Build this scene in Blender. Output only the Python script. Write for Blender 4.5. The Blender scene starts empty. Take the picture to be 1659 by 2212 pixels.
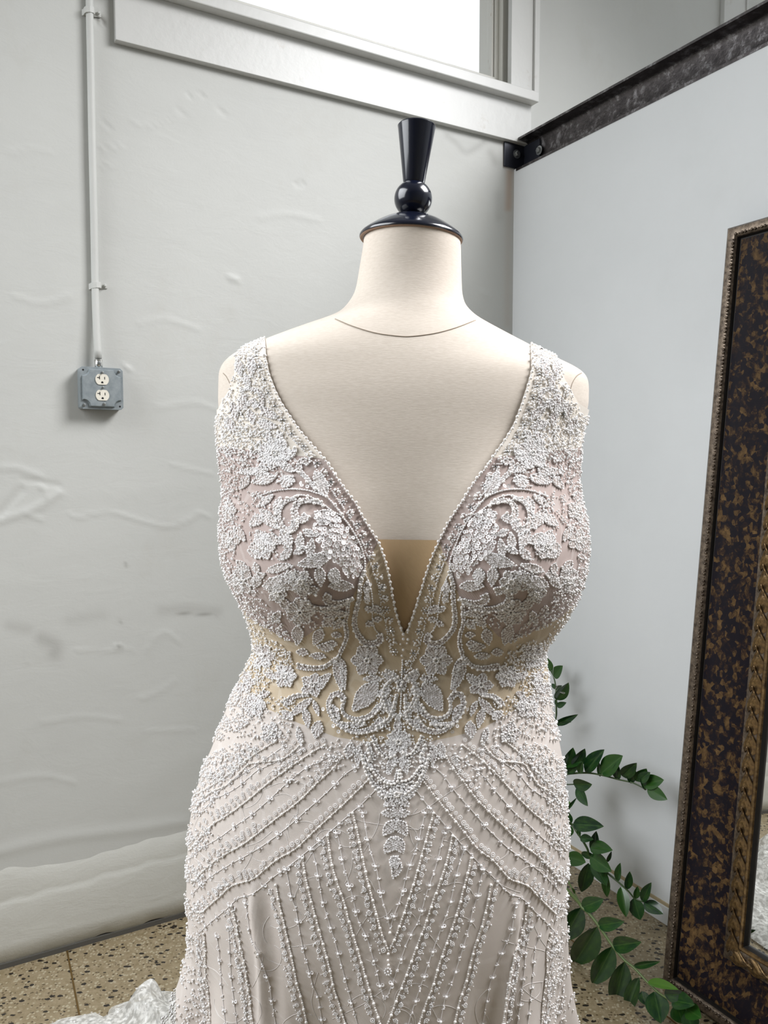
import bpy, bmesh, math, random
import numpy as np
from mathutils import Vector, Matrix
from mathutils.bvhtree import BVHTree

random.seed(7)
RNG = np.random.default_rng(7)
SC = bpy.context.scene
COL = SC.collection

# ------------------------------------------------------------------ camera
F, PITCH, CAMH = 1695.0, math.radians(3.75), 1.3
cam_data = bpy.data.cameras.new('camera')
cam_data.sensor_fit = 'VERTICAL'
cam_data.sensor_height = 36.0
cam_data.lens = F / 2212 * 36.0
cam_data.clip_start = 0.02
cam = bpy.data.objects.new('camera', cam_data)
COL.objects.link(cam)
cam.location = (0, 0, CAMH)
cam.rotation_euler = (math.pi / 2 - PITCH, 0, 0)
SC.camera = cam

# ------------------------------------------------------------------ sky, lights, exposure
SC.view_settings.view_transform = 'Standard'
SC.view_settings.look = 'None'
SC.view_settings.gamma = 1.0
SC.view_settings.use_curve_mapping = False
SC.view_settings.exposure = 0.32
SC.cycles.max_bounces = 8
SC.cycles.diffuse_bounces = 5
SC.cycles.sample_clamp_indirect = 4.0
SC.cycles.caustics_reflective = False
SC.cycles.caustics_refractive = False

world = bpy.data.worlds.new('overcast_sky')
SC.world = world
world.use_nodes = True
world.node_tree.nodes['Background'].inputs[0].default_value = (0.90, 0.95, 1.0, 1)
world.node_tree.nodes['Background'].inputs[1].default_value = 1.05


def window_light(name, loc, target, sx, sy, power, color, spread=180):
    ld = bpy.data.lights.new(name, 'AREA')
    ld.shape = 'RECTANGLE'
    ld.size, ld.size_y = sx, sy
    ld.energy = power
    ld.color = color
    ld.spread = math.radians(spread)
    lo = bpy.data.objects.new(name, ld)
    COL.objects.link(lo)
    lo.location = loc
    lo.rotation_euler = (Vector(target) - Vector(loc)).to_track_quat('-Z', 'Y').to_euler()
    return lo


# daylight of the other tall windows of the room, left of and behind the photographer
window_light('daylight_side_window', (-1.75, 0.62, 2.3), (0.2, 1.05, 1.0), 2.0, 1.8, 31, (0.94, 0.97, 1.0), 120)
window_light('daylight_over_partition', (2.0, 1.05, 3.45), (0.1, 1.0, 0.9), 1.6, 1.2, 60, (0.985, 0.985, 1.0), 110)

# ------------------------------------------------------------------ photo geometry helpers
SP, CP = math.sin(PITCH), math.cos(PITCH)
CAM = np.array([0, 0, CAMH])


def rays(px, py):
    a = (np.asarray(px, float) - 829.5) / F
    b = (1106 - np.asarray(py, float)) / F
    return np.stack([a, CP + b * SP, -SP + b * CP], -1)


def project(P):
    d = np.asarray(P, float) - CAM
    z = d[..., 1] * CP - d[..., 2] * SP
    u = d[..., 1] * SP + d[..., 2] * CP
    return 829.5 + F * d[..., 0] / z, 1106 - F * u / z


def hit(px, py, P, n):
    d = rays(px, py)
    n = np.asarray(n, float)
    t = np.dot(np.asarray(P, float) - CAM, n) / (d @ n)
    return CAM + d * np.expand_dims(t, -1)


AL = math.radians(60.43)
DL = np.array([math.sin(AL), math.cos(AL), 0])       # along the window wall, away from the camera
NL = np.array([math.cos(AL), -math.sin(AL), 0])      # out of the window wall, into the room
DP, NP = NL, -DL                                     # along the partition / out of it
CORNER = np.array([0.4437, 2.7465, 0.0])
UPZ = np.array([0, 0, 1.0])


def wl(u, z, off=0.0):                               # point on the window wall
    return CORNER - DL * u + UPZ * z + NL * off


def wp(u, z, off=0.0):                               # point on the partition
    return CORNER + DP * u + UPZ * z + NP * off


# ------------------------------------------------------------------ object helpers
def make_mesh(name, V, Fc, smooth=False):
    me = bpy.data.meshes.new(name)
    me.from_pydata([tuple(v) for v in V], [], [tuple(f) for f in Fc])
    if smooth:
        me.polygons.foreach_set('use_smooth', [True] * len(me.polygons))
    me.update()
    return me


def tri_mesh(name, V, T, smooth=True):               # fast path for numpy arrays of triangles
    V = np.ascontiguousarray(V, dtype=np.float32)
    T = np.ascontiguousarray(T, dtype=np.int32)
    me = bpy.data.meshes.new(name)
    me.vertices.add(len(V))
    me.vertices.foreach_set('co', V.ravel())
    me.loops.add(T.size)
    me.loops.foreach_set('vertex_index', T.ravel())
    me.polygons.add(len(T))
    me.polygons.foreach_set('loop_start', np.arange(0, T.size, 3, dtype=np.int32))
    me.polygons.foreach_set('use_smooth', np.full(len(T), smooth))
    me.update(calc_edges=True)
    me.validate()
    return me


def link(name, me, mat=None, parent=None, kind=None, label=None, cat=None, group=None):
    o = bpy.data.objects.new(name, me)
    COL.objects.link(o)
    if mat is not None and me is not None and not me.materials:
        me.materials.append(mat)
    if parent is not None:
        o.parent = parent
        o.matrix_parent_inverse = parent.matrix_world.inverted()
    if kind: o['kind'] = kind
    if label: o['label'] = label
    if cat: o['category'] = cat
    if group: o['group'] = group
    return o


def thing(name, label, cat, loc=(0, 0, 0), group=None):
    o = link(name, None, label=label, cat=cat, group=group)
    o.empty_display_size = 0.05
    o.location = tuple(loc)
    bpy.context.view_layer.update()
    return o


class MB:
    """collects shapes, then links them as one mesh object"""
    def __init__(self):
        self.V, self.F = [], []

    def add(self, V, Fc):
        n = len(self.V)
        self.V += [tuple(map(float, v)) for v in V]
        self.F += [tuple(i + n for i in f) for f in Fc]
        return self

    def box(self, o, ax, ay, az):                    # corner + three edge vectors
        o, ax, ay, az = (np.asarray(q, float) for q in (o, ax, ay, az))
        c = [o, o + ax, o + ax + ay, o + ay]
        V = c + [q + az for q in c]
        fs = [(0, 3, 2, 1), (4, 5, 6, 7), (0, 1, 5, 4), (1, 2, 6, 5), (2, 3, 7, 6), (3, 0, 4, 7)]
        if np.dot(np.cross(ax, ay), az) < 0:
            fs = [f[::-1] for f in fs]
        return self.add(V, fs)

    def tube(self, pts, r, seg=8, cap=True):
        pts = [np.asarray(p, float) for p in pts]
        n = len(pts)
        rr = r if hasattr(r, '__len__') else [r] * n
        V, Fc = [], []
        up = None
        for i, p in enumerate(pts):
            t = pts[min(i + 1, n - 1)] - pts[max(i - 1, 0)]
            t = t / (np.linalg.norm(t) + 1e-12)
            if up is None:
                up = np.array([0, 0, 1.0]) if abs(t[2]) < 0.9 else np.array([1.0, 0, 0])
            a = np.cross(t, up); a /= np.linalg.norm(a)
            b = np.cross(a, t); up = b
            for k in range(seg):
                th = 2 * math.pi * k / seg
                V.append(p + rr[i] * (math.cos(th) * a + math.sin(th) * b))
        for i in range(n - 1):
            for k in range(seg):
                k2 = (k + 1) % seg
                Fc.append((i * seg + k, i * seg + k2, (i + 1) * seg + k2, (i + 1) * seg + k))
        if cap:
            Fc.append(tuple(range(seg))[::-1])
            Fc.append(tuple((n - 1) * seg + k for k in range(seg)))
        return self.add(V, Fc)

    def lathe(self, prof, c=(0, 0, 0), ax=(1, 0, 0), ay=(0, 1, 0), az=(0, 0, 1), seg=24):
        c, ax, ay, az = (np.asarray(q, float) for q in (c, ax, ay, az))
        V, Fc = [], []
        for (r, h) in prof:
            for k in range(seg):
                th = 2 * math.pi * k / seg
                V.append(c + ax * r * math.cos(th) + ay * r * math.sin(th) + az * h)
        for i in range(len(prof) - 1):
            for k in range(seg):
                k2 = (k + 1) % seg
                Fc.append((i * seg + k, i * seg + k2, (i + 1) * seg + k2, (i + 1) * seg + k))
        if prof[0][0] > 1e-6: Fc.append(tuple(range(seg))[::-1])
        if prof[-1][0] > 1e-6: Fc.append(tuple((len(prof) - 1) * seg + k for k in range(seg)))
        return self.add(V, Fc)

    def prism(self, poly, depth_vec):                # planar polygon extruded
        n = len(poly)
        d = np.asarray(depth_vec, float)
        V = [np.asarray(p, float) for p in poly] + [np.asarray(p, float) + d for p in poly]
        Fc = [tuple(range(n))[::-1], tuple(range(n, 2 * n))]
        Fc += [(i, (i + 1) % n, n + (i + 1) % n, n + i) for i in range(n)]
        return self.add(V, Fc)

    def build(self, name, mat, parent=None, smooth=False, bevel=0, **kw):
        me = make_mesh(name, self.V, self.F, smooth)
        bm = bmesh.new(); bm.from_mesh(me)
        bmesh.ops.recalc_face_normals(bm, faces=bm.faces)
        if bevel:
            bmesh.ops.bevel(bm, geom=bm.edges[:], offset=bevel, segments=2, affect='EDGES', profile=0.6)
        bm.to_mesh(me); bm.free()
        return link(name, me, mat, parent, **kw)


def auto_smooth(o, ang=40):
    me = o.data
    me.polygons.foreach_set('use_smooth', [True] * len(me.polygons))
    bm = bmesh.new(); bm.from_mesh(me)
    for e in bm.edges:
        if len(e.link_faces) == 2 and e.calc_face_angle(0) > math.radians(ang):
            e.smooth = False
    bm.to_mesh(me); bm.free()
    return o


def resample(pts, step):
    pts = np.asarray(pts, float)
    d = np.r_[0, np.cumsum(np.linalg.norm(np.diff(pts, axis=0), axis=1))]
    n = max(2, int(round(d[-1] / step)) + 1)
    s = np.linspace(0, d[-1], n)
    return np.stack([np.interp(s, d, pts[:, k]) for k in range(pts.shape[1])], -1)


def spline(pts, per=6):                              # Catmull-Rom through the points
    P = np.asarray(pts, float)
    if len(P) < 3: return P
    Q = np.vstack([2 * P[0] - P[1], P, 2 * P[-1] - P[-2]])
    out = []
    for i in range(1, len(Q) - 2):
        for t in np.linspace(0, 1, per, endpoint=False):
            a, b, c, d = Q[i - 1], Q[i], Q[i + 1], Q[i + 2]
            out.append(0.5 * (2 * b + (c - a) * t + (2 * a - 5 * b + 4 * c - d) * t * t + (3 * b - a - 3 * c + d) * t ** 3))
    out.append(P[-1])
    return np.array(out)


# ------------------------------------------------------------------ materials
def srgb(r, g, b):
    f = lambda c: (c / 255 / 12.92) if c / 255 <= 0.04045 else ((c / 255 + 0.055) / 1.055) ** 2.4
    return (f(r), f(g), f(b), 1)


class Mat:
    def __init__(self, name, base=(0.8, 0.8, 0.8, 1), rough=0.5, metal=0.0, **kw):
        self.m = bpy.data.materials.new(name)
        self.m.use_nodes = True
        self.nt = self.m.node_tree
        self.b = self.nt.nodes['Principled BSDF']
        self.set('Base Color', base); self.set('Roughness', rough); self.set('Metallic', metal)
        for k, v in kw.items():
            self.set(k.replace('_', ' '), v)
        self._tc = None

    def set(self, k, v):
        self.b.inputs[k].default_value = v

    def node(self, t, **kw):
        n = self.nt.nodes.new(t)
        for k, v in kw.items():
            if k.startswith('i_'):
                n.inputs[k[2:].replace('_', ' ')].default_value = v
            else:
                setattr(n, k, v)
        return n

    def lk(self, a, b):
        self.nt.links.new(a, b)

    def coord(self, scale=(1, 1, 1), rot=(0, 0, 0), loc=(0, 0, 0), out='Object'):
        if self._tc is None:
            self._tc = self.node('ShaderNodeTexCoord')
        mp = self.node('ShaderNodeMapping')
        mp.inputs['Scale'].default_value = scale
        mp.inputs['Rotation'].default_value = rot
        mp.inputs['Location'].default_value = loc
        self.lk(self._tc.outputs[out], mp.inputs['Vector'])
        return mp.outputs['Vector']

    def noise(self, vec, scale, detail=4, rough=0.55, dist=0.0):
        n = self.node('ShaderNodeTexNoise')
        n.inputs['Scale'].default_value = scale
        n.inputs['Detail'].default_value = detail
        n.inputs['Roughness'].default_value = rough
        n.inputs['Distortion'].default_value = dist
        self.lk(vec, n.inputs['Vector'])
        return n.outputs['Fac']

    def voronoi(self, vec, scale, feature='F1', out='Distance', rnd=1.0):
        n = self.node('ShaderNodeTexVoronoi', feature=feature)
        n.inputs['Scale'].default_value = scale
        n.inputs['Randomness'].default_value = rnd
        self.lk(vec, n.inputs['Vector'])
        return n.outputs[out]

    def ramp(self, fac, stops, interp='LINEAR'):
        n = self.node('ShaderNodeValToRGB')
        cr = n.color_ramp
        cr.interpolation = interp
        while len(cr.elements) < len(stops): cr.elements.new(0.5)
        for e, (p, c) in zip(cr.elements, stops):
            e.position = p
            e.color = c if hasattr(c, '__len__') else (c, c, c, 1)
        self.lk(fac, n.inputs['Fac'])
        return n.outputs['Color']

    def mix(self, fac, a, b, blend='MIX'):
        n = self.node('ShaderNodeMix', data_type='RGBA', blend_type=blend)
        for sock, v in ((n.inputs['Factor'], fac), (n.inputs[6], a), (n.inputs[7], b)):
            if hasattr(v, 'node'): self.lk(v, sock)
            else: sock.default_value = v
        return n.outputs[2]

    def math(self, op, a, b=0.0):
        n = self.node('ShaderNodeMath', operation=op)
        for sock, v in ((n.inputs[0], a), (n.inputs[1], b)):
            if hasattr(v, 'node'): self.lk(v, sock)
            else: sock.default_value = v
        return n.outputs[0]

    def color(self, sock):
        self.lk(sock, self.b.inputs['Base Color'])

    def bump(self, h, strength=0.3, dist=0.01):
        n = self.node('ShaderNodeBump')
        n.inputs['Strength'].default_value = strength
        n.inputs['Distance'].default_value = dist
        self.lk(h, n.inputs['Height'])
        self.lk(n.outputs['Normal'], self.b.inputs['Normal'])


def m_plaster(name, base, stain=(0.42, 0.40, 0.35, 1), amt=0.35, bump=0.11):
    M = Mat(name, base, 0.55)
    v = M.coord()
    big = M.noise(v, 2.2, 5, 0.6)
    st = M.ramp(M.noise(M.coord(scale=(1, 1, 0.7), loc=(3, 1, 2)), 3.5, 7, 0.7), [(0.56, 0.0), (0.80, 1.0)])
    col = M.mix(M.math('MULTIPLY', st, amt), M.ramp(big, [(0.3, tuple(c * 0.94 for c in base[:3]) + (1,)), (0.7, base)]), stain)
    M.color(col)
    fine = M.noise(v, 160, 4, 0.6)
    mid = M.noise(M.coord(scale=(1, 1, 2.2)), 9, 6, 0.65, 0.6)
    h = M.math('ADD', M.math('MULTIPLY', fine, 0.12), M.math('MULTIPLY', mid, 0.8))
    M.bump(h, bump, 0.012)
    return M.m


M_WALL = m_plaster('painted_plaster', (0.545, 0.55, 0.525, 1))
M_BASE = m_plaster('painted_base_plaster', (0.60, 0.60, 0.56, 1), amt=0.5, bump=0.22)
M_PART = m_plaster('smooth_drywall_paint', (0.74, 0.76, 0.77, 1), amt=0.08, bump=0.05)
_m = Mat('gloss_trim_paint', (0.58, 0.58, 0.56, 1), 0.32)
_m.bump(_m.noise(_m.coord(scale=(1, 1, 1)), 30, 5, 0.6), 0.15, 0.004)
_m.color(_m.mix(_m.math('MULTIPLY', _m.ramp(_m.noise(_m.coord(loc=(5, 2, 1)), 14, 6, 0.7), [(0.62, 0.0), (0.75, 1.0)]), 0.5), (0.58, 0.58, 0.56, 1), (0.40, 0.36, 0.30, 1)))
M_TRIM = _m.m
_m = Mat('window_frame_rusty_paint', (0.62, 0.61, 0.55, 1), 0.4)
_m.color(_m.mix(_m.ramp(_m.noise(_m.coord(scale=(1, 1, 0.5)), 32, 6, 0.7), [(0.64, 0.0), (0.74, 1.0)]), (0.64, 0.63, 0.58, 1), (0.30, 0.20, 0.12, 1)))
M_RUSTY = _m.m
_m = Mat('window_glass', (1, 1, 1, 1), 0.0)
_nt = _m.nt
_tr = _m.node('ShaderNodeBsdfTransparent'); _gl = _m.node('ShaderNodeBsdfGlossy'); _mx = _m.node('ShaderNodeMixShader')
_gl.inputs['Roughness'].default_value = 0.02
_mx.inputs[0].default_value = 0.05
_m.lk(_tr.outputs[0], _mx.inputs[1]); _m.lk(_gl.outputs[0], _mx.inputs[2])
_m.lk(_mx.outputs[0], _nt.nodes['Material Output'].inputs['Surface'])
M_GLASS = _m.m
M_DARKGAP = Mat('dark_floor_gap', (0.09, 0.085, 0.075, 1), 0.9).m
M_CEIL = Mat('ceiling_paint', (0.70, 0.70, 0.68, 1), 0.8).m
M_BACK = Mat('added_wall_grey', (0.42, 0.42, 0.41, 1), 0.8).m  # grey of the two added walls, kept dark to dim the front

_m = Mat('terrazzo', srgb(160, 148, 122), 0.35)
v = _m.coord()
c1 = _m.voronoi(v, 130, out='Color'); d1 = _m.voronoi(v, 130)
sepn = _m.node('ShaderNodeSeparateColor'); _m.lk(c1, sepn.inputs[0])
base = _m.mix(_m.ramp(_m.noise(v, 60, 5, 0.7), [(0.35, 0.0), (0.65, 1.0)]), srgb(128, 114, 86), srgb(152, 138, 112))
chips = _m.mix(_m.math('MULTIPLY', _m.math('GREATER_THAN', sepn.outputs[0], 0.45), _m.math('LESS_THAN', d1, 0.42)), base, srgb(168, 158, 134))
chips = _m.mix(_m.math('MULTIPLY', _m.math('LESS_THAN', sepn.outputs[1], 0.25), _m.math('LESS_THAN', d1, 0.40)), chips, srgb(98, 84, 62))
v2 = _m.coord(rot=(0, 0, 0.5), loc=(0.3, 0.1, 0), scale=(0.62, 1.0, 1.0))
d2 = _m.voronoi(v2, 72); c2 = _m.voronoi(v2, 72, out='Color')
sep2 = _m.node('ShaderNodeSeparateColor'); _m.lk(c2, sep2.inputs[0])
blk = _m.math('MULTIPLY', _m.math('GREATER_THAN', sep2.outputs[0], 0.52), _m.math('LESS_THAN', _m.math('ADD', d2, _m.math('MULTIPLY', _m.noise(v, 140, 3), 0.5)), 0.56))
_m.color(_m.mix(blk, chips, srgb(38, 33, 28)))
M_TERRAZZO = _m.m
M_BRASS = Mat('dull_brass', srgb(116, 92, 52), 0.5, 0.6).m
M_CAULK = Mat('tan_caulk_line', srgb(176, 160, 128), 0.8).m

_m = Mat('mill_scale_steel', (0.05, 0.045, 0.045, 1), 0.27, 0.9)
_v = _m.coord()
_n = _m.noise(_v, 28, 8, 0.72)
_m.color(_m.ramp(_n, [(0.30, (0.05, 0.046, 0.048, 1)), (0.52, (0.11, 0.10, 0.10, 1)), (0.66, (0.34, 0.33, 0.34, 1)), (0.8, (0.18, 0.13, 0.10, 1))]))
_m.bump(_m.noise(_v, 90, 6, 0.7), 0.5, 0.004)
M_STEEL = _m.m
M_BLACKSTEEL = Mat('black_painted_steel', (0.018, 0.02, 0.03, 1), 0.38, 0.3).m
M_ZINC = Mat('zinc_bolt', (0.42, 0.44, 0.44, 1), 0.32, 0.9).m
_m = Mat('galvanised_steel', srgb(120, 130, 136), 0.45, 0.25)
_m.color(_m.ramp(_m.noise(_m.coord(), 60, 5, 0.6), [(0.3, srgb(126, 135, 139)), (0.7, srgb(150, 157, 160))]))
M_GALV = _m.m
M_BRIGHT = Mat('bright_zinc', (0.8, 0.8, 0.78, 1), 0.18, 1.0).m
M_IVORY = Mat('ivory_plastic', srgb(226, 221, 208), 0.3).m
M_SLOT = Mat('black_slot', (0.005, 0.005, 0.005, 1), 0.7).m

_m = Mat('cream_jersey', (0.80, 0.72, 0.61, 1), 0.85, Sheen_Weight=0.2, Sheen_Roughness=0.5)
_v = _m.coord(scale=(0.35, 0.35, 2.2))
_h = _m.noise(_v, 420, 3, 0.6)
_m.color(_m.ramp(_h, [(0.3, (0.615, 0.54, 0.46, 1)), (0.7, (0.70, 0.625, 0.545, 1))]))
_m.bump(_h, 0.07, 0.002)
M_JERSEY = _m.m
M_SEAM = Mat('dark_seam_thread', (0.34, 0.28, 0.22, 1), 0.9).m  # dark thread colour of the dress form's seams
M_BLACKGLOSS = Mat('navy_black_lacquer', (0.004, 0.006, 0.016, 1), 0.2, Coat_Weight=0.5, Coat_Roughness=0.08).m
M_CAPWOOD = Mat('raw_cap_wood', (0.24, 0.15, 0.10, 1), 0.5).m


def m_tulle(name, a, b, thread, thr=0.0):
    M = Mat(name, a, 0.75, Sheen_Weight=0.15)
    v = M.coord()
    n = M.noise(v, 22, 4, 0.6)
    col = M.mix(n, a, b)
    w = M.node('ShaderNodeTexWave', wave_type='BANDS', bands_direction='DIAGONAL')
    w.inputs['Scale'].default_value = 420; w.inputs['Distortion'].default_value = 1.0
    M.lk(v, w.inputs['Vector'])
    col = M.mix(M.math('MULTIPLY', w.outputs['Fac'], 0.16), col, thread)
    if thr:
        e = M.voronoi(M.coord(scale=(1, 0.4, 0.7)), 34, 'DISTANCE_TO_EDGE')
        e = M.math('MULTIPLY', M.ramp(M.math('ADD', e, M.math('MULTIPLY', M.noise(v, 38, 4), 0.34)), [(0.185, 1.0), (0.215, 0.0)]), thr)
        col = M.mix(e, col, thread)
    M.color(col)
    M.bump(w.outputs['Fac'], 0.15, 0.001)
    return M.m


M_CUP = m_tulle('mauve_cup_lining', (0.40, 0.31, 0.28, 1), (0.47, 0.37, 0.34, 1), (0.72, 0.66, 0.63, 1), 0.25)
M_MIDRIFF = m_tulle('sheer_nude_tulle', (0.54, 0.43, 0.29, 1), (0.59, 0.48, 0.34, 1), (0.78, 0.70, 0.58, 1), 0.3)
M_INSET = m_tulle('nude_inset_mesh', (0.50, 0.345, 0.19, 1), (0.54, 0.375, 0.215, 1), (0.60, 0.45, 0.28, 1))
M_STRAP = m_tulle('sheer_strap_tulle', (0.76, 0.69, 0.60, 1), (0.80, 0.74, 0.66, 1), (0.9, 0.86, 0.82, 1), 0.3)
M_SKIRT = m_tulle('ivory_skirt_tulle', (0.65, 0.58, 0.53, 1), (0.71, 0.64, 0.59, 1), (0.87, 0.82, 0.79, 1), 0.22)
_m = Mat('white_lace_embroidery', (0.78, 0.75, 0.73, 1), 0.7)
M_CORD = _m.m
_m = Mat('lace_patch_net', (0.62, 0.56, 0.53, 1), 0.7)
_m.color(_m.ramp(_m.noise(_m.coord(), 900, 2), [(0.4, (0.34, 0.28, 0.25, 1)), (0.62, (0.60, 0.54, 0.51, 1))]))
M_LACE = _m.m
M_PEARL = Mat('ivory_pearl', (0.90, 0.87, 0.84, 1), 0.16, Coat_Weight=0.6, Coat_Roughness=0.08).m
M_SEED = Mat('clear_white_seed_bead', (0.94, 0.93, 0.93, 1), 0.18, Coat_Weight=0.45, Coat_Roughness=0.04).m
M_SEQUIN = Mat('pearly_sequin', (0.93, 0.91, 0.91, 1), 0.24, 0.0, Coat_Weight=0.4, Coat_Roughness=0.06).m
M_STONE = Mat('rhinestone', (0.55, 0.56, 0.58, 1), 0.05, 1.0).m
M_TRAIN = m_tulle('white_tulle_train', (0.66, 0.65, 0.61, 1), (0.74, 0.73, 0.70, 1), (0.90, 0.90, 0.88, 1), 0.7)
_nt = M_TRAIN.node_tree
_tc = _nt.nodes.new('ShaderNodeTexCoord'); _nz = _nt.nodes.new('ShaderNodeTexNoise'); _nz.inputs['Scale'].default_value = 80; _nz.inputs['Detail'].default_value = 6
_cr = _nt.nodes.new('ShaderNodeValToRGB'); _cr.color_ramp.elements[0].position = 0.42; _cr.color_ramp.elements[0].color = (0.55, 0.55, 0.55, 1); _cr.color_ramp.elements[1].position = 0.58
_nt.links.new(_tc.outputs['Object'], _nz.inputs['Vector']); _nt.links.new(_nz.outputs['Fac'], _cr.inputs['Fac']); _nt.links.new(_cr.outputs['Color'], _nt.nodes['Principled BSDF'].inputs['Alpha'])

_m = Mat('zz_leaf_green', (0.012, 0.07, 0.018, 1), 0.28, Coat_Weight=0.35, Coat_Roughness=0.12)
_oi = _m.node('ShaderNodeObjectInfo')
_c = _m.ramp(_oi.outputs['Random'], [(0.0, (0.004, 0.026, 0.010, 1)), (0.6, (0.010, 0.052, 0.012, 1)), (1.0, (0.024, 0.090, 0.012, 1))])
_x = _m.node('ShaderNodeSeparateXYZ'); _m.lk(_m.coord(), _x.inputs[0])
_rib = _m.ramp(_m.math('ABSOLUTE', _x.outputs[0]), [(0.0, 1.0), (0.035, 0.0)])
_m.color(_m.mix(_m.math('MULTIPLY', _rib, 0.35), _m.mix(_m.ramp(_m.noise(_m.coord(), 3, 3), [(0.45, 0.0), (0.75, 1.0)]), _c, (0.035, 0.10, 0.014, 1)), (0.10, 0.20, 0.05, 1)))
M_LEAF = _m.m
M_LEAFPALE = Mat('zz_leaf_pale_green', (0.07, 0.17, 0.02, 1), 0.3).m
M_STEM = Mat('plant_stem', (0.045, 0.08, 0.022, 1), 0.4).m
M_STEMPALE = Mat('plant_stem_pale', (0.11, 0.16, 0.05, 1), 0.4).m
M_POT = Mat('plant_pot_glaze', (0.5, 0.5, 0.48, 1), 0.4).m
M_SOIL = Mat('potting_soil', (0.03, 0.02, 0.015, 1), 0.95).m

_m = Mat('mottled_bronze_leaf', (0.05, 0.03, 0.02, 1), 0.5, 0.0, Specular_IOR_Level=0.12)
_v = _m.coord()
_a = _m.noise(_m.coord(scale=(1, 1, 0.8)), 34, 8, 0.78, 0.5)
_b = _m.voronoi(_m.coord(scale=(1, 1, 0.7)), 120, out='Color')
_s = _m.node('ShaderNodeSeparateColor'); _m.lk(_b, _s.inputs[0])
_t = _m.math('ADD', _m.math('MULTIPLY', _a, 0.80), _m.math('MULTIPLY', _s.outputs[0], 0.20))
_m.color(_m.ramp(_t, [(0.47, (0.008, 0.006, 0.010, 1)), (0.53, (0.024, 0.013, 0.010, 1)), (0.575, (0.075, 0.043, 0.018, 1)), (0.70, (0.16, 0.095, 0.038, 1))]))
M_BRONZE = _m.m
_m = Mat('antique_gold', (0.22, 0.13, 0.05, 1), 0.32, 0.75)
_m.color(_m.ramp(_m.noise(_m.coord(), 70, 6, 0.7), [(0.35, (0.07, 0.046, 0.028, 1)), (0.65, (0.30, 0.19, 0.08, 1))]))
M_GOLD = _m.m
_m = Mat('antique_silver_bronze', (0.26, 0.21, 0.16, 1), 0.3, 0.7)
_m.color(_m.ramp(_m.noise(_m.coord(), 90, 6, 0.7), [(0.35, (0.06, 0.045, 0.035, 1)), (0.65, (0.23, 0.18, 0.135, 1))]))
M_SILVERBRONZE = _m.m
M_BLACKWOOD = Mat('black_wood', (0.012, 0.010, 0.009, 1), 0.5).m
M_MIRROR = Mat('mirror_glass', (0.92, 0.93, 0.92, 1), 0.0, 1.0).m

# ================================================================== ROOM
def wlu(px, py, off=0.0):                            # photo point -> (u, z) on a plane parallel to the window wall
    q = hit(px, py, CORNER + NL * off, NL)
    return -np.dot(q - CORNER, DL), q[..., 2]


def wpu(px, py, off=0.0):
    q = hit(px, py, CORNER + NP * off, NP)
    return np.dot(q - CORNER, DP), q[..., 2]


def wbox(mb, u0, u1, z0, z1, o0, o1):                # box on the window wall
    return mb.box(wl(u0, z0, o0), -DL * (u1 - u0), UPZ * (z1 - z0), NL * (o1 - o0))


def pbox(mb, u0, u1, z0, z1, o0, o1):                # box on the partition
    return mb.box(wp(u0, z0, o0), DP * (u1 - u0), UPZ * (z1 - z0), NP * (o1 - o0))


def smooth1r(a, s):
    k = np.exp(-0.5 * (np.arange(-3 * s, 3 * s + 1) / s) ** 2); k /= k.sum()
    b = np.convolve(np.pad(a, 3 * s, mode='edge'), k, 'valid')
    return b / b.std() * 0.7


# ---- floor
mb = MB()
mb.box((-6, -4, -0.1), (11, 0, 0), (0, 8.5, 0), (0, 0, 0.1))
floor = mb.build('floor', M_TERRAZZO, kind='structure')
qa, qb = hit(145, 2055, (0, 0, 0), (0, 0, 1)), hit(175, 2212, (0, 0, 0), (0, 0, 1))
dv = (qb - qa) / np.linalg.norm(qb - qa); nv = np.array([-dv[1], dv[0], 0])
for k, sh in enumerate((0.0, 1.22, -1.22)):
    mb = MB(); mb.box(qa - dv * 0.02 + nv * (sh - 0.002) - UPZ * 0.002, dv * 3.2, nv * 0.004, UPZ * 0.0032)
    mb.build('divider_strip', M_BRASS, floor)

# ---- window wall: plaster relief as real geometry
US = np.arange(-0.05, 2.16, 0.008); ZS = np.arange(0.0, 2.72, 0.008)
UU, ZZ = np.meshgrid(US, ZS)
GP = wl(UU[..., None], ZZ[..., None])
gx, gy = project(GP)
relief = np.zeros_like(UU); stain = np.zeros_like(UU); rust = np.zeros_like(UU)


def stroke(pts, w, per=6):
    P = spline(pts, per) if len(pts) > 2 else np.asarray(pts, float)
    m = np.full(UU.shape, 1e9)
    x0, x1, y0, y1 = P[:, 0].min() - 4 * w, P[:, 0].max() + 4 * w, P[:, 1].min() - 4 * w, P[:, 1].max() + 4 * w
    sel = (gx > x0) & (gx < x1) & (gy > y0) & (gy < y1)
    xs, ys = gx[sel], gy[sel]
    best = np.full(xs.shape, 1e9)
    for a, b in zip(P[:-1], P[1:]):
        d = b - a; L = d @ d + 1e-9
        t = np.clip(((xs - a[0]) * d[0] + (ys - a[1]) * d[1]) / L, 0, 1)
        best = np.minimum(best, np.hypot(xs - a[0] - t * d[0], ys - a[1] - t * d[1]))
    m[sel] = best
    return np.exp(-(m / w) ** 2)


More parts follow.
